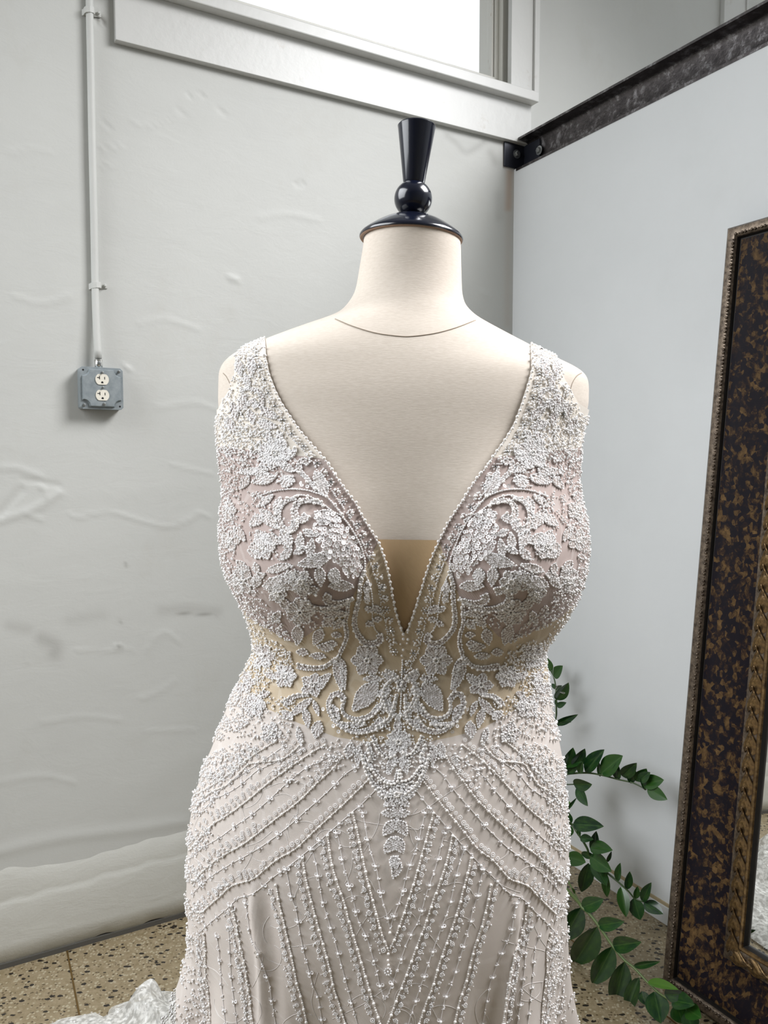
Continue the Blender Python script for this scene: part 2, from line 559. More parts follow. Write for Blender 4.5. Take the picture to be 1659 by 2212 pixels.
for pts, w, h in [
    ([(46, 1036), (80, 1040), (130, 1050)], 4, -0.004), ([(0, 1112), (24, 1082), (48, 1058)], 6, -0.005),
    ([(0, 1124), (60, 1104), (96, 1086), (130, 1064)], 7, 0.005), ([(84, 1050), (96, 1056), (98, 1072)], 5, 0.004),
    ([(0, 1010), (40, 1012), (90, 1030)], 6, 0.003), ([(60, 1112), (90, 1122)], 5, 0.003),
    ([(150, 1113), (172, 1117), (210, 1108), (245, 1107), (300, 1123), (360, 1137), (408, 1123), (430, 1108), (455, 1118)], 3.5, 0.0028),
    ([(370, 1004), (405, 1012), (460, 1024)], 3.5, 0.0024), ([(404, 202), (412, 210), (420, 211), (430, 204), (441, 206)], 2.5, -0.004),
    ([(383, 236), (400, 248)], 3, -0.0025), ([(472, 236), (486, 246)], 4, -0.003), ([(285, 262), (310, 273), (340, 268), (385, 249)], 3, 0.0022),
    ([(222, 262), (232, 272), (240, 275)], 3, -0.0025), ([(218, 320), (262, 315)], 3, 0.0028), ([(220, 360), (250, 355)], 3, 0.0026),
    ([(496, 600), (512, 604)], 5, 0.006), ([(61, 1340), (62, 1432)], 2.5, 0.0022), ([(165, 1406), (225, 1404), (290, 1403)], 3, 0.0022),
    ([(250, 1396), (262, 1396)], 4, 0.004), ([(305, 1510), (350, 1490), (378, 1470)], 4, 0.002), ([(310, 1580), (420, 1575)], 3, 0.002),
    ([(318, 1405), (335, 1378), (360, 1366), (385, 1385)], 5, 0.002), ([(206, 24), (214, 40)], 3, -0.006), ([(216, 34), (228, 52)], 3, -0.006),
    ([(204, 40), (210, 52)], 4, -0.006), ([(270, 792), (280, 798)], 4, 0.006), ([(640, 400), (655, 396)], 4, -0.004),
    ([(1040, 630), (1056, 640)], 5, 0.005), ([(560, 470), (620, 462), (690, 476)], 5, 0.002), ([(300, 700), (360, 690), (430, 712)], 5, 0.002),
    ([(965, 295), (985, 312), (1005, 332), (1030, 322), (1046, 310)], 6, -0.003), ([(20, 330), (60, 322), (110, 330)], 4, 0.002),
    ([(30, 640), (90, 655), (150, 640)], 5, 0.0022), ([(340, 880), (420, 870), (470, 885)], 5, 0.002), ([(0, 1840), (120, 1812), (260, 1795), (400, 1775)], 12, 0.004),
    ([(90, 1560), (180, 1548), (260, 1556)], 5, 0.0018), ([(0, 1690), (90, 1676), (160, 1690)], 6, 0.002),
]:
    relief += 0.55 * h * stroke(pts, w)
for pts, w, s in [([(90, 1380), (120, 1395), (118, 1410)], 16, 0.35), ([(20, 1352), (60, 1360)], 14, 0.22), ([(150, 1340), (220, 1330)], 14, 0.15),
                  ([(375, 1324), (410, 1326), (470, 1328)], 2.6, 0.6), ([(350, 1318), (400, 1316), (470, 1322)], 12, 0.2), ([(205, 26), (212, 44)], 3, 0.8), ([(217, 36), (228, 52)], 3, 0.8),
                  ([(965, 295), (985, 312), (1005, 332), (1030, 322), (1046, 310)], 7, 0.2), ([(1060, 330), (1070, 350)], 9, 0.3),
                  ([(252, 92), (330, 110), (420, 132)], 5, 0.3), ([(255, 1394), (260, 1397)], 3, 0.7), ([(258, 1340), (259, 1344)], 2.6, 0.7), ([(270, 1218), (274, 1222)], 3, 0.6),
                  ([(1075, 420), (1078, 470)], 10, 0.15)]:
    stain = np.maximum(stain, s * stroke(pts, w))
for pts, w, s in [([(1101, 372), (1100, 400), (1098, 450)], 8, 0.6), ([(1100, 440), (1097, 560), (1096, 700)], 8, 0.16), ([(1092, 300), (1091, 360)], 3, 0.6)]:
    rust = np.maximum(rust, s * stroke(pts, w))
rs = np.random.default_rng(3)
for _ in range(60):                                  # broad trowel waves
    u0, z0 = rs.uniform(-0.1, 2.2), rs.uniform(0.1, 2.4)
    ang = rs.normal(0, 0.5); a, b = rs.uniform(0.06, 0.25), rs.uniform(0.015, 0.05)
    du, dz = UU - u0, ZZ - z0
    p = du * math.cos(ang) + dz * math.sin(ang); q = -du * math.sin(ang) + dz * math.cos(ang)
    relief += rs.uniform(-0.0007, 0.0009) * np.exp(-(p / a) ** 2 - (q / b) ** 2)
GP = GP + NL * relief[..., None]
nu, nz = len(US), len(ZS)
idx = np.arange(nu * nz).reshape(nz, nu)
T = np.concatenate([np.stack([idx[:-1, :-1], idx[1:, :-1], idx[1:, 1:]], -1).reshape(-1, 3), np.stack([idx[:-1, :-1], idx[1:, 1:], idx[:-1, 1:]], -1).reshape(-1, 3)])
uq, zq = UU.ravel()[T].min(1), ZZ.ravel()[T].max(1)
T = T[(zq < 2.45) | (uq > 1.238)]
V = GP.reshape(-1, 3)
MBW = MB()
ZT = 3.95
wbox(MBW, 2.155, 5.6, 0, ZT, -0.2, 0)                # plain wall beyond the picture
wbox(MBW, 1.236, 2.155, 2.71, ZT, -0.2, 0)
wbox(MBW, 1.20, 1.236, 2.44, ZT, -0.2, -0.001)
wbox(MBW, -3.0, 0.0, 2.44, ZT, -0.2, 0)
wbox(MBW, -3.0, -0.05, 0, 2.44, -0.2, 0)
wbox(MBW, 0.0, 1.24, 3.75, ZT, -0.2, 0)
wbox(MBW, 0.0, 1.24, 2.44, 2.53, -0.2, 0)
extra = np.array(MBW.V); ft = []
for fq in MBW.F: ft += [(fq[0], fq[1], fq[2]), (fq[0], fq[2], fq[3])]
me = tri_mesh('wall_left', np.vstack([V, extra]), np.vstack([T, np.array(ft) + len(V)]), smooth=False)
at = me.attributes.new('stain', 'FLOAT', 'POINT'); at.data.foreach_set('value', np.r_[stain.ravel(), np.zeros(len(extra))].astype(np.float32))
at = me.attributes.new('rust', 'FLOAT', 'POINT'); at.data.foreach_set('value', np.r_[rust.ravel(), np.zeros(len(extra))].astype(np.float32))
sm = np.zeros(len(me.polygons), bool); sm[:len(T)] = True
me.polygons.foreach_set('use_smooth', sm)
_nt = M_WALL.node_tree; _pb = _nt.nodes['Principled BSDF']; _src = _pb.inputs['Base Color'].links[0].from_socket
for nm, colr in (('stain', (0.20, 0.19, 0.17, 1)), ('rust', (0.42, 0.27, 0.18, 1))):
    an = _nt.nodes.new('ShaderNodeAttribute'); an.attribute_name = nm
    mx = _nt.nodes.new('ShaderNodeMix'); mx.data_type = 'RGBA'
    _nt.links.new(an.outputs['Fac'], mx.inputs['Factor']); _nt.links.new(_src, mx.inputs[6]); mx.inputs[7].default_value = colr
    _src = mx.outputs[2]
_nt.links.new(_src, _pb.inputs['Base Color'])
wall_left = link('wall_left', me, M_WALL, kind='structure')

# plaster plinth along the foot of the window wall, uneven top edge, dark gap at the floor
us = np.linspace(-0.02, 2.3, 330)
_ns = [smooth1r(np.random.default_rng(k).normal(0, 1, 330), s) for k, s in ((1, 2), (2, 5), (3, 12))]
prof = [(0.011, 0.0), (0.014, 0.0075), (0.06, 0.0080), (0.120, 0.0075), (0.160, 0.0080), (0.172, 0.0068), (0.178, 0.0048), (0.184, 0.0052), (0.205, 0.0040), (0.235, 0.0012), (0.250, -0.004)]
V, Fc = [], []
for i, u in enumerate(us):
    w1 = 0.0035 * _ns[0][i] + 0.006 * _ns[1][i] + 0.006 * _ns[2][i]
    w2 = 0.0012 * _ns[1][i] + 0.002 * _ns[2][i]
    for j, (z, o) in enumerate(prof):
        V.append(wl(u, z + (w1 if 3 < j < 8 else (0.6 * w1 + 0.006 * _ns[2][(i + 97) % 330 if i < 233 else 329 - (i - 233)]) if j >= 8 else 0.003 * _ns[0][i] * (j < 2)), o + (w2 if 0 < j < 9 else 0)))
for i in range(len(us) - 1):
    for j in range(len(prof) - 1):
        a = i * len(prof) + j
        Fc.append((a, a + 1, a + 1 + len(prof), a + len(prof)))
bb = MB().add(V, Fc).build('baseboard_left', M_BASE, kind='structure', smooth=True)
mb = MB(); wbox(mb, -0.02, 2.3, 0.0, 0.013, -0.01, 0.011)
mb.build('floor_gap', M_DARKGAP, bb)

# ---- window
win = link('window_1', None, kind='structure'); win.location = tuple(wl(0.6, 2.53)); bpy.context.view_layer.update()
aL, aB = wlu(250, 85, 0.022); aR = wlu(1148, 262, 0.022)[0]
sT = wlu(1173, 236, 0.075); sB = wlu(1173, 243, 0.075)
mb = MB(); wbox(mb, aR, aL, aB, 2.505, 0.0, 0.022)
mb.build('window_apron', M_TRIM, win, bevel=0.0015)
mb = MB(); wbox(mb, sT[0], 1.36, 2.505, 2.538, -0.10, 0.055)
mb.build('window_sill', M_TRIM, win, bevel=0.003)
c0, c1 = wlu(1105, 100, 0.02)[0], wlu(1158, 100, 0.02)[0]
mb = MB(); wbox(mb, c1, c0, 2.538, 3.80, 0.0, 0.02); wbox(mb, c1 - 0.008, c1 + 0.012, 2.538, 3.80, 0.02, 0.030)
mb.build('window_casing', M_TRIM, win, bevel=0.002)
mb = MB(); wbox(mb, 1.24, 1.33, 2.538, 3.80, 0.0, 0.02)
mb.build('window_casing', M_TRIM, win, bevel=0.002)
GO = -0.05
g0 = wlu(1066, 160, GO)[0]; gz = wlu(1064, 170, GO)[1]
mb = MB(); wbox(mb, c0 - 0.02, g0 - 0.012, 2.53, 3.75, -0.15, -0.018)
mb.build('window_jamb', M_RUSTY, win, bevel=0.002)
mb = MB(); wbox(mb, 1.20, 1.26, 2.53, 3.75, -0.15, -0.018)
mb.build('window_jamb', M_TRIM, win, bevel=0.002)
mb = MB()
wbox(mb, g0 - 0.014, 1.205, gz - 0.028, gz, GO - 0.03, GO + 0.012)
wbox(mb, g0 - 0.014, 1.205, 3.70, 3.75, GO - 0.03, GO + 0.012)
wbox(mb, g0 - 0.016, g0 + 0.002, gz - 0.028, 3.75, GO - 0.03, GO + 0.012)
wbox(mb, 1.185, 1.205, gz - 0.028, 3.75, GO - 0.03, GO + 0.012)
wbox(mb, g0 + 0.004, g0 + 0.012, gz, 3.72, GO - 0.02, GO + 0.004)
mb.build('window_frame', M_RUSTY, win, bevel=0.0015)
mb = MB(); wbox(mb, g0, 1.19, gz - 0.002, 3.705, GO - 0.008, GO - 0.004)
mb.build('window_pane', M_GLASS, win)

# pale board trim on the wall that goes on behind the partition
t0, t1 = wlu(1606, 10)[0], wlu(1556, 10)[0]
mb = MB(); wbox(mb, t0, t1, 2.45, ZT, 0.0, 0.02); wbox(mb, t0 + 0.004, t0 + 0.012, 2.45, ZT, 0.02, 0.026)
mb.build('trim_1', M_TRIM, kind='structure', bevel=0.002)

# ---- partition with steel channel on top
mb = MB(); pbox(mb, -0.004, 3.6, 0.0, 2.29, -0.10, 0.0)
wall_right = mb.build('wall_right', M_PART, kind='structure')
mb = MB(); pbox(mb, 0.0, 3.6, 0.0, 0.052, 0.0, 0.008)
br = mb.build('baseboard_right', M_PART, kind='structure', bevel=0.002)
mb = MB(); pbox(mb, 0.0, 3.6, 0.0515, 0.060, 0.0, 0.0055)
mb.build('caulk_line', M_CAULK, br)

B0, B1 = 2.281, 2.388
beam = thing('steel_channel_beam', 'dark steel channel beam running along the top of the white partition', 'beam', wp(1.5, B0, -0.02))
prof = [(0.0, B0), (0.0, B0 + 0.008), (-0.034, B0 + 0.011), (-0.043, B0 + 0.018), (-0.047, B0 + 0.030), (-0.047, B1 - 0.026), (-0.043, B1 - 0.014), (-0.034, B1 - 0.010), (0.0, B1 - 0.007), (0.0, B1), (-0.053, B1), (-0.055, B0)]
usx = np.linspace(0.012, 3.6, 46)
V, Fc = [], []
for u in usx:
    for (o, z) in prof: V.append(wp(u, z, o + 0.002))
n = len(prof)
for i in range(len(usx) - 1):
    for j in range(n):
        j2 = (j + 1) % n
        Fc.append((i * n + j, i * n + j2, (i + 1) * n + j2, (i + 1) * n + j))
Fc += [tuple(range(n)), tuple((len(usx) - 1) * n + k for k in range(n))[::-1]]
o = MB().add(V, Fc).build('channel', M_STEEL, beam)
auto_smooth(o, 50)
mb = MB()
wbox(mb, -0.037, 0.047, 2.292, 2.372, 0.0005, 0.007)
mb.box(wp(0.0005, 2.292, -0.043), DP * 0.085, UPZ * 0.080, NP * 0.006)
mb.build('angle_bracket', M_BLACKSTEEL, beam, bevel=0.001)


def bolt(c, nrm, parent, mat=M_ZINC, r=0.011):
    nrm = np.asarray(nrm, float); a = np.cross(nrm, UPZ); a /= np.linalg.norm(a)
    mb = MB(); mb.lathe([(r * 1.35, 0), (r * 1.35, 0.002), (r * 0.95, 0.0022)], c, a, UPZ, nrm, 16)
    mb.lathe([(r * 0.85, 0.002), (r * 0.85, 0.008), (r * 0.7, 0.0095), (0.0, 0.0097)], c, a, UPZ, nrm, 6)
    return mb.build('bolt', mat, parent)


bu, bz = wlu(1116, 333, 0.007); bolt(wl(bu, bz, 0.007), NL, beam)
bu, bz = wpu(1165, 325, -0.037); bolt(wp(bu, bz, -0.037), NP, beam)

# ---- ceiling, and two unseen walls added to dim the daylight from the camera side
mb = MB(); mb.box((-6, -4, ZT), (11, 0, 0), (0, 8.0, 0), (0, 0, 0.1))
mb.build('ceiling', M_CEIL, kind='structure')
mb = MB(); wbox(mb, -2.5, 5.0, 0.0, ZT, 4.6, 4.7)
mb.build('wall_back_added', M_BACK, kind='structure')
mb = MB(); mb.box(wl(5.0, 0.0, 0.0), NL * 4.6, UPZ * ZT, -DL * 0.1)
mb.build('wall_far_added', M_BACK, kind='structure')

# ---- surface conduit and outlet box
u_c = wlu(203, 400, 0.02)[0]
cond = thing('electrical_conduit', 'thin white painted conduit pipe running down the plaster wall to the outlet box', 'pipe', wl(u_c, 1.55, 0.02))
zb = wlu(212, 792, 0.025)[1]
pts = [wl(wlu(x, y, 0.02)[0] if y < 640 else wlu(x, y, 0.024)[0], wlu(x, y, 0.02)[1], o) for x, y, o in
       [(195, -120, 0.012), (194.5, 0, 0.012), (197, 130, 0.012), (200, 300, 0.012), (204, 470, 0.012), (206.5, 610, 0.012), (209, 700, 0.018), (212, 775, 0.026)]]
MB().tube(spline(pts, 4), 0.0092, 12).build('pipe', M_WALL, cond, smooth=True)
for (x, y) in ((193.5, 22), (208, 616)):
    cu, cz = wlu(x, y, 0.016)
    V, Fc = [], []
    arc = [(-0.016, 0.0), (-0.013, 0.0035), (-0.0125, 0.013), (-0.009, 0.0205), (0.0, 0.0235), (0.009, 0.0205), (0.0125, 0.013), (0.013, 0.0035), (0.030, 0.0035), (0.030, 0.0)]
    for dz in (-0.0075, 0.0075):
        for (a, b) in arc: V.append(wl(cu - a, cz + dz + 0.15 * a, b))
    n = len(arc)
    Fc = [(i, i + 1, n + i + 1, n + i) for i in range(n - 1)] + [tuple(range(n)), tuple(range(n, 2 * n))[::-1]]
    st = MB().add(V, Fc).build('pipe_strap', M_WALL, cond)
    bolt(wl(cu - 0.023, cz + 0.003, 0.0035), NL, st, M_WALL, 0.0042)
mb = MB(); mb.tube([wl(wlu(212.5, 777, 0.026)[0], wlu(212.5, 777, 0.026)[1], 0.026), wl(wlu(213.5, 796, 0.026)[0], wlu(213.5, 797, 0.026)[1], 0.026)], 0.0098, 12)
cn = mb.build('connector', M_BRIGHT, cond, smooth=True)
bolt(wl(wlu(214, 784, 0.036)[0], wlu(214, 784, 0.036)[1], 0.0355), NL, cn, M_ZINC, 0.0035)

OF = 0.045
bl, br_ = wlu(173, 838, OF)[0], wlu(267, 845, OF)[0]
bt, bbm = wlu(218, 793, OF)[1], wlu(222, 884, OF)[1]
uc, zc, hw, hh = (bl + br_) / 2, (bt + bbm) / 2, (bl - br_) / 2, (bt - bbm) / 2
outlet = thing('outlet_box', 'square galvanised outlet box with two white sockets, mounted on the plaster wall', 'outlet', wl(uc, zc, 0.0))


def wpoly(pl, off):                                  # outlet-local polygon (to the right, up), metres
    return [wl(uc - a, zc + b, off) for (a, b) in pl]


def rsq(w, h, c):                                    # square with cut corners
    return [(-w + c, -h), (w - c, -h), (w, -h + c), (w, h - c), (w - c, h), (-w + c, h), (-w, h - c), (-w, -h + c)]


MB().prism(wpoly(rsq(hw * 0.985, hh * 0.985, 0.004), 0.0), NL * 0.038).build('box', M_GALV, outlet, bevel=0.0012)
mb = MB(); mb.prism(wpoly(rsq(hw, hh, 0.006), 0.038), NL * 0.002)
cover = mb.build('cover_plate', M_GALV, outlet, bevel=0.0005)
nt_ = 0.017


def notch(w, h, r):                                  # raised field: square whose corners are scooped out
    out = []
    for (sx, sy, a0) in ((1, -1, 90), (1, 1, 180), (-1, 1, 270), (-1, -1, 0)):
        for k in range(5):
            a = math.radians(a0 + 90 - k * 22.5) if False else math.radians(a0 + (90 - k * 22.5))
            out.append((sx * w + r * math.cos(a), sy * h + r * math.sin(a)))
    return out


nf = notch(hw * 0.90, hh * 0.90, nt_)
nf2 = notch(hw * 0.85, hh * 0.85, nt_)
V = wpoly(nf, 0.040) + wpoly(nf2, 0.0475); n = len(nf)
Fc = [(i, (i + 1) % n, n + (i + 1) % n, n + i) for i in range(n)] + [tuple(range(n, 2 * n))]
MB().add(V, Fc).build('raised_field', M_GALV, cover, bevel=0.0)
for sy in (1, -1):
    cy = sy * hh * 0.375 + 0.002
    rr, hc = 0.0165, 0.0135
    pl = []
    for k in range(28):
        a = 2 * math.pi * k / 28
        pl.append((rr * math.cos(a), cy + max(-hc, min(hc, rr * math.sin(a)))))
    so = MB().prism(wpoly(pl, 0.047), NL * 0.0026).build('socket', M_IVORY, outlet)
    SO = 0.0496

    def slot(x0, x1, y0, y1):
        return MB().prism(wpoly([(x0, cy + y0), (x1, cy + y0), (x1, cy + y1), (x0, cy + y1)], SO - 0.001), NL * 0.0014).build('slot', M_SLOT, so)
    slot(-0.0075, -0.0055, 0.0, 0.0082); slot(-0.0125, -0.0072, 0.0032, 0.0052); slot(0.0052, 0.0070, 0.0, 0.0066)
    gh = [(0.0 + 0.0026 * math.cos(math.radians(a)), cy - 0.0075 + 0.0026 * math.sin(math.radians(a))) for a in range(0, 181, 20)] + [(-0.0026, cy - 0.0098), (0.0026, cy - 0.0098)]
    MB().prism(wpoly(gh, SO - 0.001), NL * 0.0014).build('slot', M_SLOT, so)
for (a, b, o_, r) in [(0.001, 0.0395, 0.0475, 0.0026), (0.002, 0.0015, 0.0475, 0.0022), (0.004, -0.0405, 0.0475, 0.0030), (hw * 0.82, hh * 0.84, 0.040, 0.0026), (-hw * 0.82, -hh * 0.82, 0.040, 0.0030)]:
    so = bolt(wl(uc - a, zc + b, o_), NL, outlet, M_ZINC, r); so.name = 'screw'
for (a, b) in [(-hw * 0.83, hh * 0.84), (hw * 0.83, -hh * 0.84)]:
    MB().prism(wpoly([(a + 0.0025 * math.cos(t), b + 0.0025 * math.sin(t)) for t in np.linspace(0, 2 * math.pi, 12, endpoint=False)], 0.0395), NL * 0.0008).build('screw_hole', M_SLOT, outlet)

# ================================================================== BODY SHAPE (dress form and gown share it)
Y0 = 0.955
L_SIL = [(496, 800), (508, 786), (530, 785), (584, 776), (620, 770), (640, 764), (668, 745), (687, 722), (710, 650), (738, 575), (765, 512), (785, 487), (805, 477), (870, 476),
         (900, 478), (950, 478), (1000, 484), (1060, 492), (1100, 486), (1150, 484), (1200, 487), (1250, 503), (1300, 530), (1350, 549), (1395, 557),
         (1440, 537), (1500, 505), (1550, 485), (1600, 467), (1640, 450), (1700, 430), (1750, 421), (1800, 417), (1900, 414), (1950, 418), (2000, 420), (2050, 412), (2100, 399), (2150, 380), (2212, 352), (2400, 290), (2700, 200), (2950, 120)]
R_SIL = [(496, 975), (508, 992), (530, 995), (584, 996), (620, 997), (640, 998), (665, 1005), (690, 1030), (720, 1085), (755, 1150), (785, 1210), (800, 1243), (815, 1261), (835, 1265), (880, 1264),
         (900, 1258), (930, 1248), (1000, 1240), (1035, 1237), (1080, 1243), (1120, 1254), (1160, 1259), (1200, 1257), (1230, 1252), (1260, 1245), (1300, 1229), (1345, 1199), (1380, 1175), (1400, 1168),
         (1440, 1174), (1480, 1179), (1540, 1188), (1590, 1200), (1640, 1209), (1700, 1212), (1750, 1217), (1800, 1219), (1850, 1216), (1900, 1212), (1950, 1211), (2000, 1210), (2050, 1208), (2100, 1209), (2150, 1214), (2212, 1221), (2400, 1260), (2700, 1340), (2950, 1420)]


def sil(y):                                          # photo row -> world x of both outlines and height, on the body's middle plane
    xl = np.interp(y, [a for a, b in L_SIL], [b for a, b in L_SIL])
    xr = np.interp(y, [a for a, b in R_SIL], [b for a, b in R_SIL])
    pl = hit(xl, y, (0, Y0, 0), (0, 1, 0)); pr = hit(xr, y, (0, Y0, 0), (0, 1, 0))
    return pl[..., 0], pr[..., 0], pl[..., 2]


_ys = np.arange(496, 3400, 2.0)
_xl, _xr, _z = sil(_ys)
_o = np.argsort(_z)
ZG = np.linspace(0.0, _z.max(), 1400)
XLG = np.interp(ZG, _z[_o], _xl[_o]); XRG = np.interp(ZG, _z[_o], _xr[_o])


def smooth1(a, s):
    k = np.exp(-0.5 * (np.arange(-3 * s, 3 * s + 1) / s) ** 2); k /= k.sum()
    return np.convolve(np.pad(a, 3 * s, mode='edge'), k, 'valid')


XLG, XRG = smooth1(XLG, 4), smooth1(XRG, 4)


def zrow(y):
    return hit(0.0, y, (0, Y0, 0), (0, 1, 0))[2]


def table(rows):                                     # (photo row, value) -> smooth curve over height
    zz = np.array([zrow(y) for y, _ in rows]); vv = np.array([v for _, v in rows]); o = np.argsort(zz)
    return smooth1(np.interp(ZG, zz[o], vv[o]), 14)


DF = table([(496, .058), (600, .062), (690, .076), (730, .092), (780, .104), (850, .118), (950, .128), (1050, .132), (1150, .132), (1250, .128), (1330, .122), (1400, .118), (1500, .132), (1600, .150), (1750, .166), (1900, .170), (2050, .168), (2212, .172), (2500, .21), (2950, .30)])
DB = table([(496, .058), (600, .062), (690, .072), (730, .080), (780, .095), (850, .110), (950, .118), (1100, .115), (1300, .100), (1400, .096), (1550, .125), (1750, .165), (1900, .170), (2212, .20), (2500, .27), (2950, .42)])
NEX = table([(496, 2.0), (640, 2.0), (700, 2.05), (760, 2.3), (850, 2.5), (1000, 2.45), (1300, 2.35), (1450, 2.25), (1700, 2.2), (2212, 2.1), (2950, 2.0)])
FLARE = table([(496, 0), (1900, 0), (2000, 0.3), (2212, 1), (2950, 2.5)])
Z_BUST = zrow(1195)


def body(z, phi, off=0.0, folds=0.0):
    z = np.asarray(z, float); phi = np.asarray(phi, float)
    g = lambda T_: np.interp(z, ZG, T_)
    xl, xr = g(XLG), g(XRG)
    cx, a = (xl + xr) / 2, (xr - xl) / 2 + off
    s, c = np.sin(phi), np.cos(phi)
    e = 2.0 / g(NEX)
    sx = np.sign(s) * np.abs(s) ** e
    cy = np.sign(c) * np.abs(c) ** e
    b = np.where(c > 0, g(DF), g(DB)) + off
    x = cx + a * sx
    y = Y0 - b * cy
    front = np.clip(c * 1.6, 0, 1)
    for sg in (-1, 1):
        xb = cx + sg * 0.112
        dz = z - Z_BUST
        sz = np.where(dz > 0, 0.095, 0.062)
        y = y - 0.056 * front * np.exp(-((x - xb) / 0.076) ** 2 - (dz / sz) ** 2)
    fl = g(FLARE)
    if folds:
        w = np.sin(9 * phi + 0.6) * 0.5 + np.sin(17 * phi + 2.0) * 0.3
        k = folds * fl * w
        y = y - k * c
        x = x + k * s
    return np.stack([x, y, z + 0 * x], -1)


def grid_tris(nz, nphi):
    idx = np.arange(nz * nphi).reshape(nz, nphi)
    nx = np.roll(idx, -1, axis=1)
    a, b, c, d = idx[:-1], nx[:-1], nx[1:], idx[1:]
    return np.concatenate([np.stack([a, b, c], -1).reshape(-1, 3), np.stack([a, c, d], -1).reshape(-1, 3)])


def clip_tris(V, T, Fv):
    """keeps the part of the mesh where the field is positive, cutting triangles along zero"""
    Fv = np.asarray(Fv, float)
    pos = Fv[T] >= 0
    cnt = pos.sum(1)
    keep = [tuple(t) for t in T[cnt == 3]]
    newV, cache = [], {}
    base = len(V)

    def cut(i, j):
        k = (min(i, j), max(i, j))
        if k not in cache:
            t = Fv[k[0]] / (Fv[k[0]] - Fv[k[1]])
            newV.append(V[k[0]] + (V[k[1]] - V[k[0]]) * t)
            cache[k] = base + len(newV) - 1
        return cache[k]
    for t, p in zip(T[(cnt > 0) & (cnt < 3)], pos[(cnt > 0) & (cnt < 3)]):
        t = list(t)
        if p.sum() == 1:
            k = int(np.argmax(p)); a, b, c = t[k], t[(k + 1) % 3], t[(k + 2) % 3]
            keep.append((a, cut(a, b), cut(a, c)))
        else:
            k = int(np.argmin(p)); a, b, c = t[k], t[(k + 1) % 3], t[(k + 2) % 3]
            ab, ac = cut(a, b), cut(a, c)
            keep += [(ab, b, c), (ab, c, ac)]
    VV = np.vstack([V, np.array(newV)]) if newV else V
    TT = np.array(keep)
    used, inv = np.unique(TT, return_inverse=True)
    return VV[used], inv.reshape(-1, 3)


# ---- dress form
form = thing('dress_form', 'cream jersey dress form with a black finial neck cap, wearing the beaded gown', 'dress form', (-0.005, Y0, 0.0))
zt = hit(888, 514, (0, Y0, 0), (0, 1, 0))[2]
zs = np.concatenate([np.linspace(0.62, 1.15, 70), np.linspace(1.155, 1.36, 70), np.linspace(1.3615, 1.47, 110), np.linspace(1.471, zt, 60)])
NPH = 200
ph = np.linspace(-math.pi, math.pi, NPH, endpoint=False)
PH, ZB = np.meshgrid(ph, zs)
inset = np.where(ZB < zrow(880), -0.005, np.where(ZB < zrow(1000), -0.002, 0.0))
_t = np.clip((zrow(760) - ZB) / 0.2, 0, 1)
inset = -0.003 * _t * _t * (3 - 2 * _t)
inset = inset - 0.035 * np.clip((zrow(1820) - ZB) / 0.1, 0, 1)
FV = body(ZB, PH, inset)
FT = grid_tris(len(zs), NPH)
capc = len(FV.reshape(-1, 3))
Vf = np.vstack([FV.reshape(-1, 3), [FV[0].mean(0)], [FV[-1].mean(0)]])
k = np.arange(NPH); k2 = (k + 1) % NPH
top = (len(zs) - 1) * NPH
FT = np.vstack([FT, np.stack([k2, k, np.full(NPH, capc)], -1), np.stack([top + k, top + k2, np.full(NPH, capc + 1)], -1)])
torso = link('torso', tri_mesh('torso', Vf, FT), M_JERSEY, form)
BVH_FORM = BVHTree.FromPolygons([tuple(v) for v in Vf], [tuple(int(i) for i in t) for t in FT])


def cast(bvh, px, py):
    d = Vector(rays(px, py)); d.normalize()
    h, n, i, dist = bvh.ray_cast(Vector(CAM), d)
    if h is None: return None
    if n.dot(d) > 0: n = -n
    return np.array(h), np.array(n)


def on_form(pts, step=6, lift=0.0):
    out = []
    for x, y in resample(spline(pts, 6), step):
        r = cast(BVH_FORM, x, y)
        if r: out.append(r[0] + r[1] * lift)
    return out


MB().tube(on_form([(724, 689), (760, 704), (810, 719), (860, 726), (890, 726.5), (940, 720), (985, 708), (1027, 692)]), 0.0007, 6).build('neck_seam', M_SEAM, form, smooth=True)
MB().tube(on_form([(482, 806), (490, 815), (500, 838), (504, 862)], 4), 0.0006, 6).build('armhole_seam', M_SEAM, form, smooth=True)
MB().tube(on_form([(1256, 806), (1246, 812), (1236, 828), (1230, 850)], 4), 0.0006, 6).build('armhole_seam', M_SEAM, form, smooth=True)
# cap and finial, tilted a little with the form
tilt = math.radians(2.75)
cap0 = hit(888, 519, (0, Y0, 0), (0, 1, 0))
AZ = np.array([math.sin(tilt), 0, math.cos(tilt)]); AX = np.array([math.cos(tilt), 0, -math.sin(tilt)]); AY = np.array([0, 1.0, 0])
MM = Y0 / F * 1.002                                  # metres per photo pixel at the form


def capl(prof, name, mat, seg=48):
    o = MB().lathe([(r * MM, h * MM) for r, h in prof], cap0, AX, AY, AZ, seg).build(name, mat, form, smooth=True)
    return auto_smooth(o, 35)


